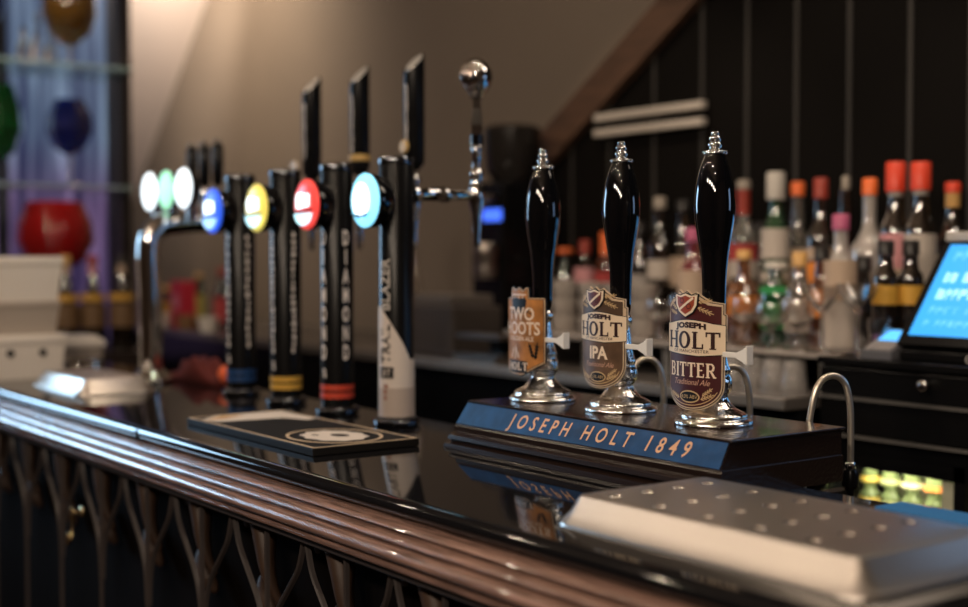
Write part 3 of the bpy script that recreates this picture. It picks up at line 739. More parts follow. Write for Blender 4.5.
def tap(x, kind, label, spout_len=.085):
    t = thing('beer_tap', label, 'beer tap', (x, 1.2305, 1.1004), 0, 'taps on the black columns' if kind != 'ball' else None)
    z = .40
    bm = bmesh.new()
    lathe(bm, [(0, 0), (.017, .0), (.017, .006), (.0135, .010), (.0125, .03), (.0125, .06), (.0145, .064), (.0145, .075), (.012, .08), (.0085, .108), (.009, .128), (.013, .13), (.013, .142), (0, .142)], 28, axisM((0, .001, z), (0, 1, 0)))
    out('shank', bm, chrome, t, auto=40)
    yy = .14
    bm = bmesh.new(); lathe(bm, [(0, -.095), (.0052, -.095), (.0065, -.09), (.0078, -.06), (.010, -.03), (.0145, -.016), (.0155, 0), (.0145, .014), (.012, .02), (.0105, .03), (.013, .034), (.013, .042), (.0095, .046), (.0085, .052), (0, .052)], 28, Matrix.Translation((0, yy, z)))
    out('tap_body', bm, chrome, t, True)
    if kind == 'ball':
        bm = bmesh.new(); lathe(bm, [(0, .052), (.0085, .052), (.0085, .074), (.010, .076), (.010, .088), (.0085, .09), (.0, .09)], 24, Matrix.Translation((0, yy, z))); out('collar', bm, chrome, t, auto=40)
        bm = bmesh.new(); lathe(bm, [(0, .0902), (.0115, .0902), (.0115, .108), (0, .108)], 24, Matrix.Translation((0, yy, z))); out('ring', bm, blackg, t, auto=40)
        bm = bmesh.new(); lathe(bm, [(0, .1082), (.0125, .1082), (.0145, .125), (.0105, .155), (.0095, .172), (.0, .172)], 4, Matrix.Translation((0, yy, z)) @ Matrix.Rotation(R(12), 4, 'Z') @ Matrix.Diagonal((1, 1, 1, 1))); out('neck', bm, chrome, t)
        bm = bmesh.new(); lathe(bm, [(0, .172), (.010, .172), (.0155, .181), (.023, .192), (.028, .208), (.0272, .220), (.0225, .233), (.012, .242), (.0, .2445)], 36, Matrix.Translation((0, yy, z))); out('ball_knob', bm, chrome, t, True)
        bm = bmesh.new(); lathe(bm, [(0, 0), (.014, 0), (.0155, .003), (.012, .0055), (0, .007)], 28, axisM((.008, yy - .0255, z + .211), (.35, -1, .08))); out('knob_badge', bm, mat('knob_badge', (.35, .3, .28), .2, 1), t, True)
    else:
        hz = .055; r = .0205; n = 28
        bm = bmesh.new(); rows = []
        for rr, zz in ((.009, 0), (.014, .006), (r, .016), (r, .185)):
            rows.append([bm.verts.new((rr * math.cos(2 * PI * i / n), yy + rr * math.sin(2 * PI * i / n), z + hz + zz)) for i in range(n)])
        sl = []
        for i in range(n):
            c, s = r * math.cos(2 * PI * i / n), r * math.sin(2 * PI * i / n); sl.append(bm.verts.new((c, yy + s, z + hz + .205 + s * 1.0)))
        rows.append(sl)
        for a, b in zip(rows, rows[1:]):
            for i in range(n): bm.faces.new((a[i], a[(i + 1) % n], b[(i + 1) % n], b[i]))
        bm.faces.new(rows[0][::-1]); bm.faces.new(rows[-1]); h = out('handle', bm, blackm, t, auto=40)
        bm = bmesh.new(); f = [bm.verts.new(v) for v in [(.8 * r * math.cos(2 * PI * i / n), yy + .8 * r * math.sin(2 * PI * i / n), z + hz + .2055 + .8 * r * math.sin(2 * PI * i / n) * 1.0) for i in range(n)]]
        g = bm.faces.new(f); r_ = bmesh.ops.extrude_face_region(bm, geom=[g])
        for q in r_['geom']:
            if isinstance(q, bmesh.types.BMVert): q.co.z += .002
        out('handle_top', bm, mat('handle_silver', (.75, .72, .68), .35, .7), h)
        bm = bmesh.new(); glyphs(bm, r + .0001, -78, .0, .12, 16, .007, 11 + int(x * 10)); o = out('lettering', bm, lettm, h); o.location = (0, yy, z + hz + .045)
        gold = mat('gold_band', (.55, .36, .12), .35)
        if kind == 'band':
            bm = bmesh.new(); lathe(bm, [(r, .030), (r + .0012, .031), (r + .0012, .042), (r, .043)], 28, Matrix.Translation((0, yy, z + hz)), cap=False); out('gold_ring', bm, gold, h, auto=30)
        else:
            bm = bmesh.new(); lathe(bm, [(0, 0), (.013, 0), (.013, .004), (.011, .006), (0, .006)], 24, axisM((0, yy - r - (.0 if kind == 'disc' else .02), z + hz + (.045 if kind == 'disc' else .028)), (0, -1, 0)))
            out('handle_badge', bm, gold if kind == 'disc' else mat('pale_disc', (.6, .5, .4), .4), h, auto=30)
    return t
BLUE = em('lit_blue', (.03, .11, .75), .9); YEL = em('lit_yellow', (.75, .62, .12), .8); RED = em('lit_red', (.8, .06, .05), .8)
GRN = mat('badge_line', (.02, .12, .14), .4); PALEB = em('lit_pale_blue', (.30, .55, .9), 1.0); PALEC = em('lit_pale_cyan', (.5, .85, .95), 1.1)
column(-2.505, 'farthest black beer column with blue stripes and blue lit badge', mat('stripe_blue', (.012, .05, .16), .4), (BLUE, litwhite, PALEB, GRN, 'panel'), 1, None)
column(-2.303, 'black beer column with yellow stripes and yellow lit badge', mat('stripe_yellow', (.62, .36, .06), .4), (YEL, litwhite, PALEC, GRN, 'panel'), 2, None)
column(-2.10, 'black beer column with red stripes and lettering DIAMOND', mat('stripe_red', (.55, .06, .03), .4), (RED, litwhite, PALEC, blackmm, 'panel'), 3, 'DIAMOND')
column(-1.895, 'nearest black beer column with slanting white lower panel and cyan lit badge', None, (litcyan, litwhite, litwhite, mat('badge_blue_line', (.02, .2, .4), .4), 'round'), 4, None)
tap(-2.505, 'pale', 'black handled tap of the farthest column with the blue badge', )
tap(-2.303, 'band', 'black handled tap with a gold ring, on the yellow striped column')
tap(-2.10, 'disc', 'black handled tap with a gold disc, beside the chrome ball tap')
tap(-1.895, 'ball', 'chrome tap with a round ball knob on the nearest column')

# ================================================================== CURVED CHROME FONT, far left
t = thing('swan_font', 'tall curved chrome beer font with three white lit badges', 'beer font', (-2.875, 1.15, 1.1004))
bm = bmesh.new(); lathe(bm, [(0, 0), (.052, 0), (.052, .008), (.045, .014), (.034, .02), (.03, .03), (0, .03)], 36); out('base', bm, chrome, t, True)
bm = bmesh.new(); tube(bm, smoothp([(0, 0, .02), (0, 0, .12), (0, -.002, .22), (0, -.004, .29), (0, .002, .335), (0, .03, .363), (0, .08, .372), (0, .12, .375), (0, .155, .375)], 6), .027, 24, radii=None); out('neck', bm, chrome, t, True)
for i, (dx, hx_) in enumerate(((-.10, 0), (0, 0), (.10, 0))):
    yb = .03
    bm = bmesh.new(); lathe(bm, [(0, 0), (.012, 0), (.012, .05), (0, .05)], 20, Matrix.Translation((dx, yb + .03, .37))); out('badge_stalk', bm, chrome, t, auto=40)
    bm = bmesh.new(); lathe(bm, [(0, 0), (.036, 0), (.045, .012), (.045, .024), (0, .024)], 32, axisM((dx, yb + .035, .445), (0, -1, 0))); hsg = out('badge_housing', bm, blackg, t, auto=40)
    bm = bmesh.new(); lathe(bm, [(0, 0), (.045, 0), (.043, .003), (.026, .007), (0, .009)], 32, axisM((dx, yb + .0108, .445), (0, -1, 0))); out('badge_lens', bm, [litwhite, em('lit_green_white', (.35, .8, .55), 1.1), litwhite][i], hsg, True)
    bm = bmesh.new(); lathe(bm, [(0, 0), (.009, 0), (.013, .02), (.010, .03), (.012, .045), (.008, .052), (0, .052)], 20, Matrix.Translation((dx * .73 - .008, .14, .404))); out('tap_body', bm, chrome, t, True)
    bm = bmesh.new(); lathe(bm, [(0, 0), (.008, 0), (.013, .008), (.014, .088), (.010, .097), (0, .099)], 20, Matrix.Translation((dx * .73 - .008, .14, .4565))); out('tap_handle', bm, blackm, t, True)
    bm = bmesh.new(); lathe(bm, [(0, 0), (.009, 0), (.008, .006), (0, .009)], 16, Matrix.Translation((dx * .73 - .008, .14, .556))); out('handle_cap', bm, chrome, t, True)

# ================================================================== THINGS ON THE BAR, far left
def tub(x, y, z, wx, wy, h, label, m, rz=0, holes=False, group='stacked pale tubs at the far left'):
    t = thing('storage_tub', label, 'tub', (x, y, z), rz, group)
    bm = bmesh.new(); frustum(bm, (-wx * .44, wx * .44, -wy * .44, wy * .44), 0, (-wx * .48, wx * .48, -wy * .48, wy * .48), h * .8)
    out('tub_body', bm, m, t)
    bm = bmesh.new(); box(bm, -wx * .5, wx * .5, -wy * .5, wy * .5, h * .8, h * .999, .004); out('rim', bm, m, t, auto=30)
    if holes:
        for q in (-.2, .2):
            bm = bmesh.new(); lathe(bm, [(0, 0), (.009, 0), (.009, .003), (0, .003)], 16, axisM((wx * .47, q * wy, h * .6), (1, 0, 0))); out('handle_hole', bm, blackmm, t)
    return t
tw = mat('tub_white', (.78, .72, .66), .5); tw2 = mat('tub_beige', (.42, .36, .31), .55)
tub(-3.22, .94, 1.1004, .22, .19, .105, 'bottom tub of the pale stack at the far left, white with holes', tw, 0, True)
tub(-3.22, .94, 1.2058, .20, .17, .080, 'middle tub of the pale stack at the far left, beige', tw2)
tub(-3.22, .94, 1.2862, .21, .18, .105, 'top tub of the pale stack at the far left, cream with a deep rim', tw)
t = thing('takeaway_box', 'rounded pale lidded container beside the stack of tubs', 'container', (-3.37, 1.14, 1.1004))
bm = bmesh.new(); frustum(bm, (-.05, .05, -.05, .05), 0, (-.062, .062, -.062, .062), .055); bmesh.ops.bevel(bm, geom=bm.edges[:], offset=.008, segments=2, affect='EDGES'); out('container_body', bm, tw2, t, auto=40)
bm = bmesh.new(); frustum(bm, (-.068, .068, -.068, .068), .0555, (-.055, .055, -.055, .055), .085); bmesh.ops.bevel(bm, geom=bm.edges[:], offset=.009, segments=2, affect='EDGES'); out('lid', bm, tw, t, auto=40)
t = thing('glass_ashtray', 'low clear glass dish between the container and the chrome font', 'dish', (-3.19, 1.10, 1.1004))
bm = bmesh.new(); lathe(bm, [(0, 0), (.035, 0), (.045, .02), (.05, .035), (.046, .035), (.036, .012), (0, .01)], 28); out('dish', bm, glass, t, True)
# folded cloth with red end behind the far fonts
bm = bmesh.new()
bmesh.ops.create_grid(bm, x_segments=24, y_segments=14, size=.5)
for v in bm.verts:
    x, y = v.co.x, v.co.y
    v.co = Vector((x * .24, y * .065, .028 + .02 * math.sin(x * 9 + y * 3) * math.cos(y * 8) + .016 * (1 - 4 * x * x)))
r_ = bmesh.ops.extrude_face_region(bm, geom=bm.faces[:])
for q in r_['geom']:
    if isinstance(q, bmesh.types.BMVert): q.co.z = .0004
t = thing('bar_cloth', 'crumpled dark red and orange cloth on the bar behind the chrome font', 'cloth', (-2.78, 1.247, 1.1004), R(2))
out('cloth', bm, mat('dark_cloth', (.10, .012, .01), .8, bump=.3, bscale=60), t, True)
bm = bmesh.new(); tube(bm, smoothp([(.10, -.005, .026), (.12, -.01, .029), (.145, -.005, .024)], 4), .02, 14, radii=[.012, .016, .019, .021, .022, .021, .018, .014, .01]); out('orange_end', bm, mat('orange_cloth', (.75, .14, .05), .7), t, True)

# ================================================================== BOTTLE AND GLASS BUILDERS
def at(px, py, Y):
    """world point on the vertical plane y = Y seen at a photo position (used to read places off the photo)"""
    r = FW * FPX + RT * (px - 484) + UP * (303.5 - py); k = Y / r.y
    return Vector((0, 0, HC)) + r * k
gclear = mat('bottle_clear', (.62, .58, .52), .04, trans=.85, coat=1, cior=2.4)
ggreen = mat('bottle_green', (.008, .09, .03), .06, trans=.4, coat=1, cior=2.4)
gdark = mat('bottle_dark', (.012, .008, .006), .05, coat=1, cior=2.4)
gbrown = mat('bottle_brown', (.16, .045, .015), .05, trans=.5, coat=1, cior=2.4)
gamber = mat('bottle_amber', (.28, .10, .03), .05, trans=.6, coat=1, cior=2.4)
gfrost = mat('bottle_frosted', (.50, .46, .43), .3, trans=.2, coat=1, cior=2.4)
gred = mat('bottle_red', (.3, .04, .06), .05, trans=.5, coat=1, cior=2.4)
def bottle(x, y, z, h, r, body, capm, caph=.035, labels=(), shape='std', label='', capr=None, neckm=None, neckh=0, cat='bottle', group='spirit bottles on the back bar', tagl=None):
    t = thing('spirit_bottle', label, cat, (x, y, z), 0, group)
    nr = .0135
    sh = {'std': (.58, .72), 'round': (.5, .66), 'slope': (.45, .78), 'square': (.66, .74)}[shape]
    ht = h - caph
    pf = [(r * .9, 0), (r, .006), (r, h * sh[0]), (r * .93, h * (sh[0] + .035)), (r * .62, h * (sh[0] + .09)), (nr * 1.15, h * sh[1] + .0), (nr, h * sh[1] + .02), (nr, ht)]
    pf = [p for i, p in enumerate(pf) if i == 0 or p[1] > pf[i - 1][1]]
    bm = bmesh.new(); lathe(bm, [(0, 0)] + pf + [(0, ht)], 24); out('bottle_body', bm, body, t, auto=50)
    cr = capr or nr + .0025
    bm = bmesh.new(); lathe(bm, [(0, ht + .0002), (cr, ht + .0002), (cr, h - .003), (cr - .003, h), (0, h)], 20); out('cap', bm, capm, t, auto=50)
    if neckm is not None:
        bm = bmesh.new(); arc_patch(bm, nr + .0002, ht - neckh, ht, -180, 178, 20, .0012); out('neck_sleeve', bm, neckm, t, auto=50)
    for (a, b, m) in labels:
        bm = bmesh.new(); arc_patch(bm, r + .0002, a * h, b * h, -150, 40, 20, .0006); out('bottle_label', bm, m, t, auto=50)
    return t
def C(n, c): return mat(n, c, .5)
lwhite = C('label_white', (.52, .46, .41)); lcream = C('label_cream', (.48, .36, .27)); lred = C('label_red', (.42, .05, .05)); lorange = C('label_orange', (.75, .25, .04))
lyellow = C('label_yellow', (.62, .34, .05)); lpurple = C('label_purple', (.38, .12, .42)); lgreen = C('label_green', (.03, .28, .08)); lpink = C('label_pink', (.60, .28, .30)); lblk = C('label_black', (.02, .018, .018)); lbrown = C('label_brown', (.30, .13, .06)); lgrey = C('label_grey', (.35, .32, .30))
cred = mat('cap_red', (.72, .065, .03), .35); corange = mat('cap_orange', (.85, .17, .04), .35); cwhite = mat('cap_white', (.48, .45, .41), .4); cblack = mat('cap_black', (.02, .018, .018), .3)
cdred = mat('cap_dark_red', (.30, .04, .025), .35); cpink = mat('cap_pink', (.45, .10, .20), .4); cgrey = mat('cap_grey', (.3, .26, .22), .4); cgold = mat('cap_gold', (.6, .35, .12), .3)

# ================================================================== BACK BAR
bb = thing('back_bar', 'long black back bar counter below the spirit bottles', 'counter')
bxo('counter_top', -4.95, -1.60, 1.86, 2.395, 1.105, 1.13, mat('back_top', (.09, .08, .075), .2), bb, .003)
bxo('front_panel', -4.93, -1.60, 1.90, 1.92, 0, 1.1045, blackm, bb)
bxo('steel_rail', -2.95, -1.60, 1.853, 1.86, 1.108, 1.128, mat('satin_rail', (.5, .46, .42), .35, .8), bb, .001)
bxo('kick_board', -4.93, -1.60, 1.93, 1.95, 0, .1, blackm, bb)
# glass display shelf standing on the back bar
gs = thing('bottle_shelf', 'raised pale shelf on the back bar carrying the spirit bottles', 'shelf')
bxo('shelf_board', -2.62, -1.60, 1.98, 2.39, 1.195, 1.205, mat('pale_shelf', (.30, .27, .25), .25), gs, .002)
bxo('step', -2.61, -.85, 2.20, 2.39, 1.2055, 1.245, blackm, gs, .002)
for xx in (-2.60, -2.33, -2.06, -1.63):
    bxo('shelf_support', xx - .008, xx + .008, 2.0, 2.38, 1.1305, 1.1945, mat('support_glass', (.5, .48, .46), .1, trans=.5), gs)
# drawer cabinet with till
dc = thing('drawer_cabinet', 'tall black drawer cabinet under the till at the right', 'cabinet')
bxo('cabinet_body', -1.598, -.5, 1.965, 2.395, 1.03, 1.19, blackm, dc)
bxo('cabinet_top', -1.598, -.5, 1.945, 2.395, 1.1905, 1.205, blackm, dc, .002)
for i, (z0, z1) in enumerate(((1.134, 1.186), (1.066, 1.128))):
    for (xa, xb) in ((-1.594, -1.14), (-1.135, -.6)):
        d = bxo('drawer', xa, xb, 1.95, 1.9645, z0, z1, blackm, dc, .002)
        if i == 0:
            bm = bmesh.new(); lathe(bm, [(0, 0), (.005, 0), (.005, .008), (.009, .013), (.0105, .018), (.008, .0225), (0, .024)], 20, axisM(((xa + xb) / 2 + .008, 1.95, 1.168), (0, -1, 0))); out('knob', bm, chrome, d, True)
bxo('drawer_edge', -1.598, -.5, 1.946, 1.9495, 1.128, 1.1335, mat('edge_grey', (.10, .095, .09), .3), dc)
bxo('drawer_edge', -1.598, -.5, 1.946, 1.9495, 1.058, 1.0635, mat('edge_grey', (0, 0, 0)), dc)
# lit fridge below
fr = thing('bottle_fridge', 'low lit fridge cabinet with bottles behind the plinth', 'fridge')
bxo('fridge_back', -1.60, -.5, 2.20, 2.22, 0, 1.029, mat('fridge_inner', (.55, .55, .40), .4), fr)
bxo('fridge_floor', -1.60, -.5, 1.97, 2.199, .86, .88, mat('fridge_inner', (0, 0, 0)), fr)
bxo('fridge_front', -1.60, -.5, 1.966, 1.985, 0, .859, blackm, fr)
bxo('fridge_side', -1.62, -1.601, 1.965, 2.20, 0, 1.029, blackm, fr)
bxo('door_post', -1.318, -1.296, 1.966, 1.985, .8605, 1.029, blackm, fr)
bxo('header', -1.598, -.5, 1.966, 1.985, 1.002, 1.0295, blackm, fr)
bxo('price_card', -1.345, -1.318, 1.972, 1.975, .94, 1.0, C('card_pale', (.5, .5, .36)), fr)
bxo('glass_door', -1.598, -1.32, 1.975, 1.978, .881, 1.001, mat('door_glass', (.95, .97, .9), .03, trans=1), fr)
lamp('AREA', (-1.45, 2.03, .998), .6, (1, .93, .72), .2, (-1.45, 2.10, .8), sy=.05, name='fridge_light')
fcol = [C('f_yellow', (.65, .45, .1)), C('f_green', (.4, .42, .2)), C('f_cream', (.6, .55, .35)), C('f_orange', (.7, .22, .06)), C('f_yellow2', (.6, .5, .15))]
flab = ['leftmost small green bottle in the lit fridge, yellow label', 'second small green bottle in the lit fridge, green label', 'middle small green bottle in the lit fridge, cream label', 'fourth small bottle in the lit fridge, orange label', 'rightmost small bottle in the lit fridge, pale yellow label']
gfr = mat('fridge_green_glass', (.16, .20, .09), .1, trans=.2)
for i in range(5):
    bottle(-1.56 + i * .047, 2.06, .8805, .125, .019, gfr, fcol[i], .012, ((.1, .42, fcol[i]), (.66, .74, fcol[i])), 'slope', flab[i], group='small bottles in the lit fridge')

# till
t = thing('till', 'tilted black touchscreen till with a bright blue screen', 'till', (-1.245, 2.02, 1.2055), 0)
sw, sh = .185, .205; th = R(38)
def scr(bm, x0, x1, s0, s1, d0, d1):
    vs = []
    for d in (d0, d1):
        for (x, s) in ((x0, s0), (x1, s0), (x1, s1), (x0, s1)):
            vs.append(bm.verts.new((x, -.03 + s * math.sin(th) - d * math.cos(th), .045 + s * math.cos(th) + d * math.sin(th))))
    for f in ((0, 1, 2, 3), (7, 6, 5, 4), (0, 4, 5, 1), (1, 5, 6, 2), (2, 6, 7, 3), (3, 7, 4, 0)): bm.faces.new([vs[i] for i in f])
bm = bmesh.new(); scr(bm, -sw - .016, sw + .016, -.02, sh + .012, -.022, 0); bez = out('screen_housing', bm, blackm, t)
bm = bmesh.new(); scr(bm, -sw, sw, 0, sh, .0002, .001); scn = out('screen', bm, em('screen_blue', (.03, .30, .78), .85), bez)
stx = em('screen_text', (.30, .62, .95), .9)
for r0, (s0, s1, m0, segs) in enumerate(((.168, .19, .02, 5), (.118, .142, .02, 7), (.08, .104, .02, 5), (.048, .064, .02, 8), (.02, .034, .02, 9))):
    bm = bmesh.new(); rnd = random.Random(r0); x = -sw + .02
    while x < sw - .04:
        wq = rnd.uniform(.008, .016); hh_ = s0 + (s1 - s0) * rnd.uniform(.7, 1)
        scr(bm, x, x + wq * .3, s0, hh_, .0012, .0016); scr(bm, x, x + wq, s0 + (s1 - s0) * rnd.choice((0, .4, .8)), s0 + (s1 - s0) * rnd.uniform(.85, 1), .0012, .0016)
        x += wq + (.004 if rnd.random() > .2 else .014)
    out('screen_line', bm, stx if r0 in (1, 2) else em('screen_text_dim', (.10, .42, .85), .85), scn)
bxo('till_base', -.19, .21, -.05, .14, 0, .02, blackm, t, .004)
bxo('till_stand', -.06, .06, .0, .10, .02, .14, blackm, t, .004)
tb = text_bm('CO', .02, 1, 'LEFT', 1); bm = bmesh.new(); merge(bm, tb, lambda c: Vector((c.x - .055, -.0525, .003 + c.y))); out('lettering', bm, C('till_logo', (.5, .48, .46)), t)
bm = bmesh.new(); box(bm, -.03, .035, -.006, .0, -.009, .009, .003)
o = out('till_tag', bm, cwhite, t); o.location = (-.17, .105, .222)
# card reader
t = thing('card_reader', 'small grey card reader with a lit blue display beside the till', 'card reader', (-1.475, 1.995, 1.2055), R(0))
bm = bmesh.new(); vs = [bm.verts.new(p) for p in ((-.035, -.04, 0), (.035, -.04, 0), (.035, .05, 0), (-.035, .05, 0), (-.033, -.038, .014), (.033, -.038, .014), (.033, .048, .05), (-.033, .048, .05))]
for f in ((0, 3, 2, 1), (4, 5, 6, 7), (0, 1, 5, 4), (1, 2, 6, 5), (2, 3, 7, 6), (3, 0, 4, 7)): bm.faces.new([vs[i] for i in f])
rb = out('reader_body', bm, mat('reader_grey', (.08, .08, .09), .4), t)
def rd(bm, x0, x1, s0, s1, d):
    def P(x, s, dd): return (x, -.038 + s * .086, .014 + s * .036 + dd)
    vs = [bm.verts.new(P(*q)) for q in ((x0, s0, .0004), (x1, s0, .0004), (x1, s1, .0004), (x0, s1, .0004), (x0, s0, d), (x1, s0, d), (x1, s1, d), (x0, s1, d))]
    for f in ((0, 3, 2, 1), (4, 5, 6, 7), (0, 1, 5, 4), (1, 2, 6, 5), (2, 3, 7, 6), (3, 0, 4, 7)): bm.faces.new([vs[i] for i in f])
bm = bmesh.new(); rd(bm, -.026, .026, .48, .92, .002); out('display', bm, em('reader_blue', (.08, .42, .95), 1), rb)
for i in range(4):
    for j in range(3):
        bm = bmesh.new(); rd(bm, -.026 + i * .014, -.016 + i * .014, .06 + j * .13, .14 + j * .13, .003); out('key', bm, C('key_grey', (.3, .28, .28)), rb)

# spirit bottles: (px, top y, plane Y, radius, body, cap, cap height, labels, shape, label text, extras)
BOT = [
 (744, 180, 2.30, .034, gclear, cgrey, .022, ((.42, .54, lred), (.30, .42, lwhite), (.05, .26, lbrown)), 'std', 'clear bottle with dark red neck sleeve, beside the white-capped green bottle', dict(neckm=cdred, neckh=.06)),
 (776, 172, 2.265, .031, ggreen, cwhite, .062, ((.42, .62, lwhite), (.27, .33, lwhite)), 'std', 'green spirit bottle with a tall white cap', dict(capr=.021)),
 (798, 182, 2.345, .024, gclear, corange, .032, ((.12, .52, lcream),), 'std', 'clear bottle with a short orange cap, right of the green bottle', {}),
 (821, 178, 2.28, .031, gdark, cdred, .045, ((.44, .52, lcream), (.24, .42, lorange)), 'std', 'dark bottle with brown-red cap and orange label', {}),
 (846, 176, 2.34, .027, gdark, cgrey, .03, ((.2, .44, lblk),), 'slope', 'dark bottle with a thin grey pourer, behind the pink-capped bottle', dict(capr=.009)),
 (870, 178, 2.27, .040, gfrost, corange, .036, ((.1, .3, lwhite),), 'round', 'frosted white bottle with an orange cap', {}),
 (896, 162, 2.24, .030, gdark, cred, .060, ((.36, .57, lpink), (.30, .36, lcream)), 'std', 'dark bottle with a tall red cap and pinkish label', dict(capr=.020, neckm=cwhite, neckh=.01)),
 (921, 162, 2.24, .030, gdark, cred, .056, ((.28, .57, lwhite),), 'std', 'dark bottle with a tall red cap and white label, nearest the till', dict(capr=.020, neckm=cwhite, neckh=.01)),
 (953, 182, 2.34, .036, gdark, cred, .022, ((.2, .5, lwhite),), 'std', 'bottle with red cap and yellow neck behind the till', dict(neckm=cgold, neckh=.03)),
 (660, 197, 2.33, .032, gdark, cgrey, .03, ((.3, .46, lwhite),), 'std', 'dark bottle with grey cap seen between the IPA and BITTER pumps', {}),
 (683, 200, 2.35, .031, gdark, cblack, .03, ((.25, .5, lcream),), 'slope', 'slim dark bottle close left of the BITTER pump', {}),
 (640, 222, 2.34, .032, gdark, cblack, .03, ((.25, .42, lgrey),), 'std', 'shorter dark bottle just right of the IPA pump', {}),
 (606, 232, 2.34, .030, gbrown, corange, .09, ((.2, .5, lred),), 'std', 'bottle with a long orange-red capsule, behind the IPA pump', {}),
 (585, 240, 2.34, .030, gdark, cdred, .04, ((.4, .6, lpink),), 'std', 'dark bottle with pink label left of the IPA pump', {}),
 (565, 248, 2.36, .030, gdark, corange, .014, ((.2, .5, lgrey),), 'std', 'small dark bottle with a flat orange cap beside the TWO HOOTS pump', dict(capr=.024)),
 (728, 205, 2.35, .031, gdark, cblack, .03, ((.3, .5, lcream),), 'std', 'dark bottle half hidden by the BITTER pump handle', {}),
 (760, 222, 2.36, .030, gclear, cblack, .02, ((.25, .55, lgrey),), 'std', 'short clear bottle behind, between the red-sleeved and green bottles', {}),
 (705, 215, 2.36, .03, gamber, cgold, .03, ((.3, .5, lyellow),), 'std', 'amber bottle directly behind the BITTER pump handle', {}),
]
Z2 = 1.2455
for px, py, Y, r, body, capm, ch_, labs, shp, lab, ex in BOT:
    P = at(px, py, Y); h = P.z - Z2
    bottle(P.x, Y, Z2, h, r, body, capm, ch_, labs, shp, lab, **ex)
FRONT = [
 (693, 228, 2.13, .033, gred, cpink, .03, ((.25, .62, lcream), (.02, .22, lpink)), 'std', 'red bottle with pale yellow label behind the BITTER badge', {}),
 (744, 250, 2.12, .033, gamber, cgold, .02, ((.3, .5, lorange),), 'round', 'short amber bottle in the front row, right of the BITTER pump', {}),
 (776, 262, 2.12, .033, ggreen, cwhite, .014, ((.62, .7, lgreen), (.2, .5, lgreen)), 'square', 'squat green bottle in front of the white-capped one', dict(capr=.024)),
 (800, 252, 2.12, .030, gclear, cgold, .03, ((.15, .5, lwhite),), 'std', 'short clear bottle with gold cap in the front row', {}),
 (822, 246, 2.12, .024, gbrown, cblack, .03, ((.3, .55, lorange),), 'std', 'short brown bottle with orange label in the front row', {}),
 (841, 214, 2.11, .032, gfrost, cpink, .032, ((.36, .66, lcream), (.02, .34, lwhite)), 'std', 'white bottle with a round pink cap', dict(capr=.017)),
 (864, 256, 2.165, .024, gdark, cblack, .03, (), 'round', 'plain black round-shouldered bottle below the frosted one', {}),
 (886, 240, 2.10, .0245, gdark, cblack, .03, ((.43, .60, lyellow), (.08, .18, lpurple)), 'square', 'black bottle with yellow upper and purple lower label', {}),
 (911, 240, 2.14, .0245, gdark, cblack, .03, ((.43, .60, lyellow),), 'square', 'black bottle with yellow label next to the till screen', {}),
]
Z1 = 1.2055
for px, py, Y, r, body, capm, ch_, labs, shp, lab, ex in FRONT:
    P = at(px, py, Y); bottle(P.x, Y, Z1, P.z - Z1, r, body, capm, ch_, labs, shp, lab, **ex)

# glasses in front of the bottles
def wine_glass(x, y, z, h, r, label, kind, group):
    if kind == 'wine': pf = [(.0, 0), (.032, 0), (.030, .003), (.006, .006), (.0035, .015), (.0035, h * .42), (.012, h * .46), (r * .9, h * .6), (r, h * .72), (r * .85, h), (r * .83, h), (r * .97, h * .72), (r * .86, h * .61), (.010, h * .475), (0, h * .465)]
    elif kind == 'coupe': pf = [(.0, 0), (.034, 0), (.032, .003), (.006, .006), (.0035, .015), (.0035, h * .58), (.01, h * .62), (r * .7, h * .8), (r, h), (r * .98, h), (r * .66, h * .81), (.008, h * .645), (0, h * .635)]
    else: pf = [(0, 0), (r * .8, 0), (r * .84, .003), (r, h), (r * .96, h), (r * .78, .012), (0, .011)]
    bm = bmesh.new(); lathe(bm, pf, 24, Matrix.Translation((0, 0, 0)), cap=False)
    o = out('glass_tumbler' if kind == 'tumbler' else 'stemmed_glass', bm, glass, None, auto=50, loc=(x, y, z))
    return tag(o, label, 'glass', group)
for px, top, Y, kind, r, lab in ((748, 298, 2.045, 'wine', .036, 'clear wine glass in front of the short amber bottle'), (772, 303, 2.04, 'wine', .036, 'clear wine glass in front of the squat green bottle'),
        (797, 300, 2.045, 'wine', .036, 'clear wine glass between the green bottle and the brown bottle'), (822, 286, 2.025, 'coupe', .038, 'wide clear coupe glass in front of the brown bottle'), (858, 284, 2.02, 'coupe', .042, 'wide clear coupe glass in front of the black round bottle'), (712, 312, 2.04, 'wine', .036, 'clear wine glass behind the BITTER badge'),
        (683, 296, 2.05, 'wine', .034, 'clear wine glass close left of the BITTER badge'), (660, 300, 2.04, 'wine', .034, 'clear wine glass between the IPA and BITTER badges'), (880, 318, 2.03, 'tumbler', .022, 'small shot glass beside the card reader')):
    P = at(px, top, Y); wine_glass(P.x, Y, Z1, P.z - Z1, r, lab, kind, 'clear glasses in front of the bottles')
k = 0
names_ = ['left', 'second', 'third', 'fourth']
for i, px in enumerate((565, 592, 618, 643)):
    P = at(px, 330, 2.08)
    for j in range(3):
        bm = bmesh.new(); lathe(bm, [(0, 0), (.027, 0), (.029, .003), (.034, .040), (.033, .0405), (.026, .004), (0, .004)], 24, cap=False)
        o = out('stacked_cup', bm, mat('cup_grey', (.40, .36, .33), .3), None, auto=50, loc=(P.x, 2.08, Z1 + j * .0412))
        tag(o, '%s cup in the %s stack from the left, seen between the pumps' % (['bottom', 'middle', 'top'][j], names_[i]), 'cup', 'stacked cups on the pale shelf')
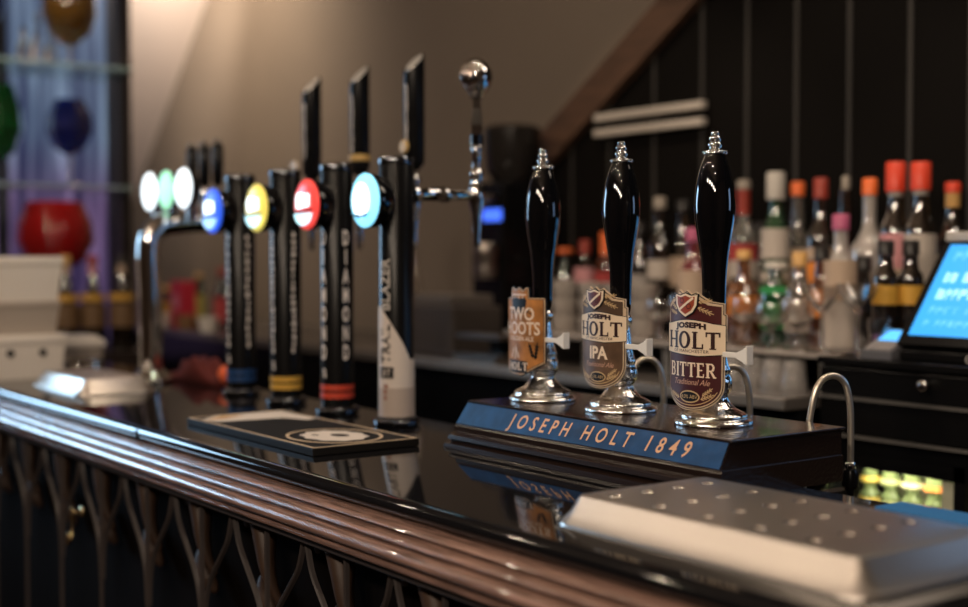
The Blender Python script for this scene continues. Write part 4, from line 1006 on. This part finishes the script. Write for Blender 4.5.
# upturned glasses under the raised shelf
for i in range(5):
    P = at(728 + i * 20, 360, 2.03)
    bm = bmesh.new(); lathe(bm, [(0, .058), (.020, .058), (.022, .056), (.027, 0), (.025, 0), (.019, .052), (0, .053)], 20, cap=False)
    o = out('upturned_tumbler', bm, mat('smoky_glass', (.75, .72, .7), .08, trans=.8), None, auto=50, loc=(P.x, 1.99, 1.1305))
    tag(o, 'upturned tumbler %s under the raised pale shelf' % ['leftmost of five', 'second from the left of five', 'in the middle of five', 'second from the right of five', 'rightmost of five'][i], 'glass', 'upturned tumblers under the shelf')

# white twin rail on the board wall
t = thing('wall_rail', 'white double rail mounted on the black board wall under the beam', 'rail', (-2.52, 2.395, 1.75))
for z in (.022, -.020):
    bm = bmesh.new(); box(bm, -.205, .205, -.028, -.006, z - .010, z + .010, .003); out('rail', bm, mat('rail_white', (.52, .47, .42), .35), t)
bm = bmesh.new(); box(bm, -.19, -.17, -.006, -.0, -.03, .03); box(bm, .17, .19, -.006, 0, -.03, .03); out('bracket', bm, blackmm, t)

# tall coffee grinder with blue display
P = at(508, 225, 2.25)
t = thing('coffee_grinder', 'tall black coffee grinder with a small blue display', 'coffee grinder', (P.x + .02, 2.25, 1.1305))
bx = bxo('grinder_body', -.075, .075, -.09, .09, 0, .47, blackm, t, .01)
bm = bmesh.new(); lathe(bm, [(0, .47), (.055, .47), (.075, .50), (.082, .56), (.082, .62), (.07, .63), (0, .635)], 28); out('hopper', bm, mat('smoked_plastic', (.015, .013, .012), .15), t, auto=40)
bm = bmesh.new(); box(bm, -.012, .07, -.096, -.0905, .36, .392, .001); out('display', bm, em('grinder_blue', (.06, .16, .95), 1.3), t)
bm = bmesh.new(); lathe(bm, [(0, 0), (.03, 0), (.034, .03), (.03, .05), (.034, .06), (.034, .09), (.03, .1), (0, .1)], 24, Matrix.Translation((.045, -.125, .2))); out('portafilter', bm, mat('worn_metal', (.35, .31, .28), .3, 1), t, auto=40)
bm = bmesh.new(); lathe(bm, [(0, 0), (.028, 0), (.03, .02), (0, .022)], 24, Matrix.Translation((.04, -.121, .41))); out('chute', bm, mat('worn_metal', (0, 0, 0)), t, auto=40)

# low coffee machine between the fonts and the grinder
P = at(452, 300, 2.1)
t = thing('coffee_machine', 'low dark machine with a steel edge behind the chrome tap', 'coffee machine', (-2.95, 2.05, 1.1305))
P0 = at(425, 300, 2.0); P1 = at(478, 300, 2.0); P2 = at(515, 300, 2.0)
t.location = ((P0.x + P1.x) / 2, 2.0, 1.1305); hw = (P1.x - P0.x) / 2
bxo('machine_body', -hw, hw, -.08, .08, 0, .13, mat('dark_machine', (.06, .05, .045), .4), t, .006)
bxo('machine_top', -hw * .8, hw * .8, -.07, .07, .1305, .16, mat('dark_machine2', (.11, .095, .085), .4), t, .004)
bm = bmesh.new(); tube(bm, [(-hw * .55, -.06, .16), (-hw * .62, -.07, .22), (-hw * .72, -.08, .30)], .010, 12); out('steam_lever', bm, mat('satin_pipe', (0, 0, 0)), t, True)
t = thing('drip_ledge', 'pale steel ledges beside the TWO HOOTS pump on the back bar', 'ledge', (P2.x, 1.915, 1.1305))
bxo('lower_ledge', -.11, .07, -.03, .05, .0, .016, mat('worn_metal', (0, 0, 0)), t, .002)
bxo('ledge_post', -.02, .03, .02, .05, .016, .055, blackm, t)
bxo('upper_ledge', -.11, .07, -.02, .05, .0552, .066, mat('worn_metal', (0, 0, 0)), t, .002)

# things at the far end of the back bar, seen past the chrome font
def prop(px, py, Y): return at(px, py, Y)
P = prop(183, 300, 1.95)
t = thing('menu_box', 'bright red box on the far end of the back bar', 'box', (P.x, 1.95, 1.1305))
bxo('box_body', -.05, .05, -.03, .03, 0, .17, mat('box_red', (.62, .03, .06), .5), t, .002)
bxo('box_print', -.03, .03, -.0312, -.0302, .07, .12, mat('box_print', (.75, .25, .3), .5), t)
P = prop(166, 310, 1.95); 
bottle(P.x, 1.95, 1.1305, .15, .028, gamber, cgold, .02, ((.1, .6, lyellow),), 'round', 'short bottle with a yellow label left of the red box', group=None)
P = prop(199, 300, 2.0)
bottle(P.x, 2.0, 1.1305, .2, .026, ggreen, cgold, .02, ((.1, .6, C('label_olive', (.4, .35, .08))),), 'std', 'green bottle with an olive label right of the red box', group=None)
P = prop(222, 300, 2.05)
bottle(P.x, 2.05, 1.1305, .22, .03, gdark, cdred, .03, ((.1, .5, lred),), 'std', 'dark bottle with a red label behind the farthest column', group=None)
for i, (px, m, lab) in enumerate(((163, tw, 'white cup in front of the red box'), (186, C('cup_brown', (.25, .13, .06)), 'brown cup in front of the red box'), (208, tw, 'white cup right of the brown cup'))):
    P = prop(px, 340, 1.89)
    bm = bmesh.new(); lathe(bm, [(0, 0), (.026, 0), (.036, .05), (.034, .05), (.024, .004), (0, .004)], 20, cap=False)
    tag(out('paper_cup', bm, m, None, auto=50, loc=(P.x, 1.89, 1.1305)), lab, 'cup', 'cups at the far end of the back bar')

# ================================================================== DISPLAY CABINET with coloured glass, far left
dcab = thing('display_cabinet', 'dark display cabinet with glass shelves and coloured glassware', 'cabinet')
bxo('post', -4.43, -4.37, 1.645, 1.685, 0, 2.62, mat('post_dark', (.018, .012, .010), .4), dcab, .003)
bxo('post', -4.43, -4.37, .60, .64, 0, 2.62, mat('post_dark', (0, 0, 0)), dcab, .003)
bxo('base_cupboard', -4.65, -4.08, .64, 1.645, 0, 1.085, mat('cupboard', (.03, .02, .017), .4), dcab, .004)
gsh = mat('shelf_glass', (.75, .92, .85), .05, trans=.75)
for z in (1.622, 2.02): bxo('glass_shelf', -4.56, -4.25, .64, 1.645, z - .006, z + .006, gsh, dcab, .001)
def goblet(Yp, z0, bz0, bz1, r, m, label, x=-4.38, fac=8, top=.8, fat=1.0):
    t = thing('coloured_goblet', label, 'goblet', (x, Yp, z0), 0, 'coloured glass goblets in the display cabinet')
    a, b = bz0 - z0, bz1 - z0; h = b - a
    bm = bmesh.new(); lathe(bm, [(0, 0), (.045, 0), (.04, .006), (.008, .012), (.006, .02), (.006, a * .9), (.012, a)] , 24, cap=False); out('stem', bm, glass, t, auto=50)
    bm = bmesh.new(); lathe(bm, [(0, a), (.02, a + .002), (r * .75, a + h * .18), (r, a + h * .45), (r * .95, a + h * .7), (r * top, b), (r * top * .93, b), (r * .88, a + h * .7), (r * .9, a + h * .45), (0, a + .02)], fac, cap=False); out('bowl', bm, m, t, auto=10 if fac < 12 else 50)
    return t
gg = lambda n, c, tr=.75: mat(n, c, .06, trans=tr, coat=.3)
goblet(1.40, 1.0855, 1.335, 1.572, .125, gg('red_glass', (.55, .02, .02), .5), 'large red glass goblet on the cabinet base', x=-4.32, fac=16, top=.72)
goblet(1.472, 1.6283, 1.735, 1.92, .078, gg('blue_glass', (.02, .04, .32)), 'blue faceted goblet on the middle glass shelf', fac=6, top=.6)
goblet(1.22, 1.6283, 1.69, 1.95, .10, gg('green_glass', (.01, .22, .05)), 'green glass goblet on the middle shelf at the left edge', fac=8, top=.7)
goblet(1.475, 2.0263, 2.10, 2.34, .09, gg('amber_glass', (.26, .13, .03)), 'amber glass goblet on the top glass shelf', fac=16, top=.9)
goblet(1.19, 2.0263, 2.13, 2.33, .08, gg('navy_glass', (.01, .015, .09)), 'navy glass goblet on the top shelf at the left edge', fac=8, top=.8)
for i, (yy, hh, lab) in enumerate(((1.31, .12, 'leftmost small clear decanter on the top glass shelf'), (1.355, .17, 'tallest small clear decanter on the top glass shelf'), (1.40, .11, 'clear decanter next to the amber goblet on the top shelf'))):
    t = thing('decanter', lab, 'decanter', (-4.33, yy, 2.0263), 0, 'small clear decanters on the top shelf')
    bm = bmesh.new(); lathe(bm, [(0, 0), (.02, 0), (.024, hh * .3), (.018, hh * .5), (.007, hh * .65), (.009, hh * .75), (0, hh * .76)], 8); out('decanter_body', bm, glass, t)
    bm = bmesh.new(); lathe(bm, [(0, hh * .765), (.008, hh * .78), (.013, hh * .88), (0, hh)], 8); out('stopper', bm, glass, t)
lamp('SPOT', (-4.1, 1.3, 2.6), 14, (1, .9, .75), .02, (-4.4, 1.35, 1.6), angle=70)
for i, (px, capm, lc, lab) in enumerate(((66, cgold, lcream, 'wine bottle with amber neck below the red goblet'), (93, cdred, lpink, 'dark bottle with pink neck label between two bottles at the far left'), (122, cblack, lcream, 'dark bottle with cream neck label nearest the cabinet post'))):
    r = FW * FPX + RT * (px - 484); k_ = -4.14 / r.x; yy = r.y * k_
    t = bottle(-4.14, yy, 1.0855, .31, .042, gdark, capm, .03, ((.25, .50, C('label_dark_gold', (.16, .09, .04))), (.53, .60, lyellow)), 'slope', lab, neckm=lc, neckh=.07, group='dark bottles on the cabinet base')
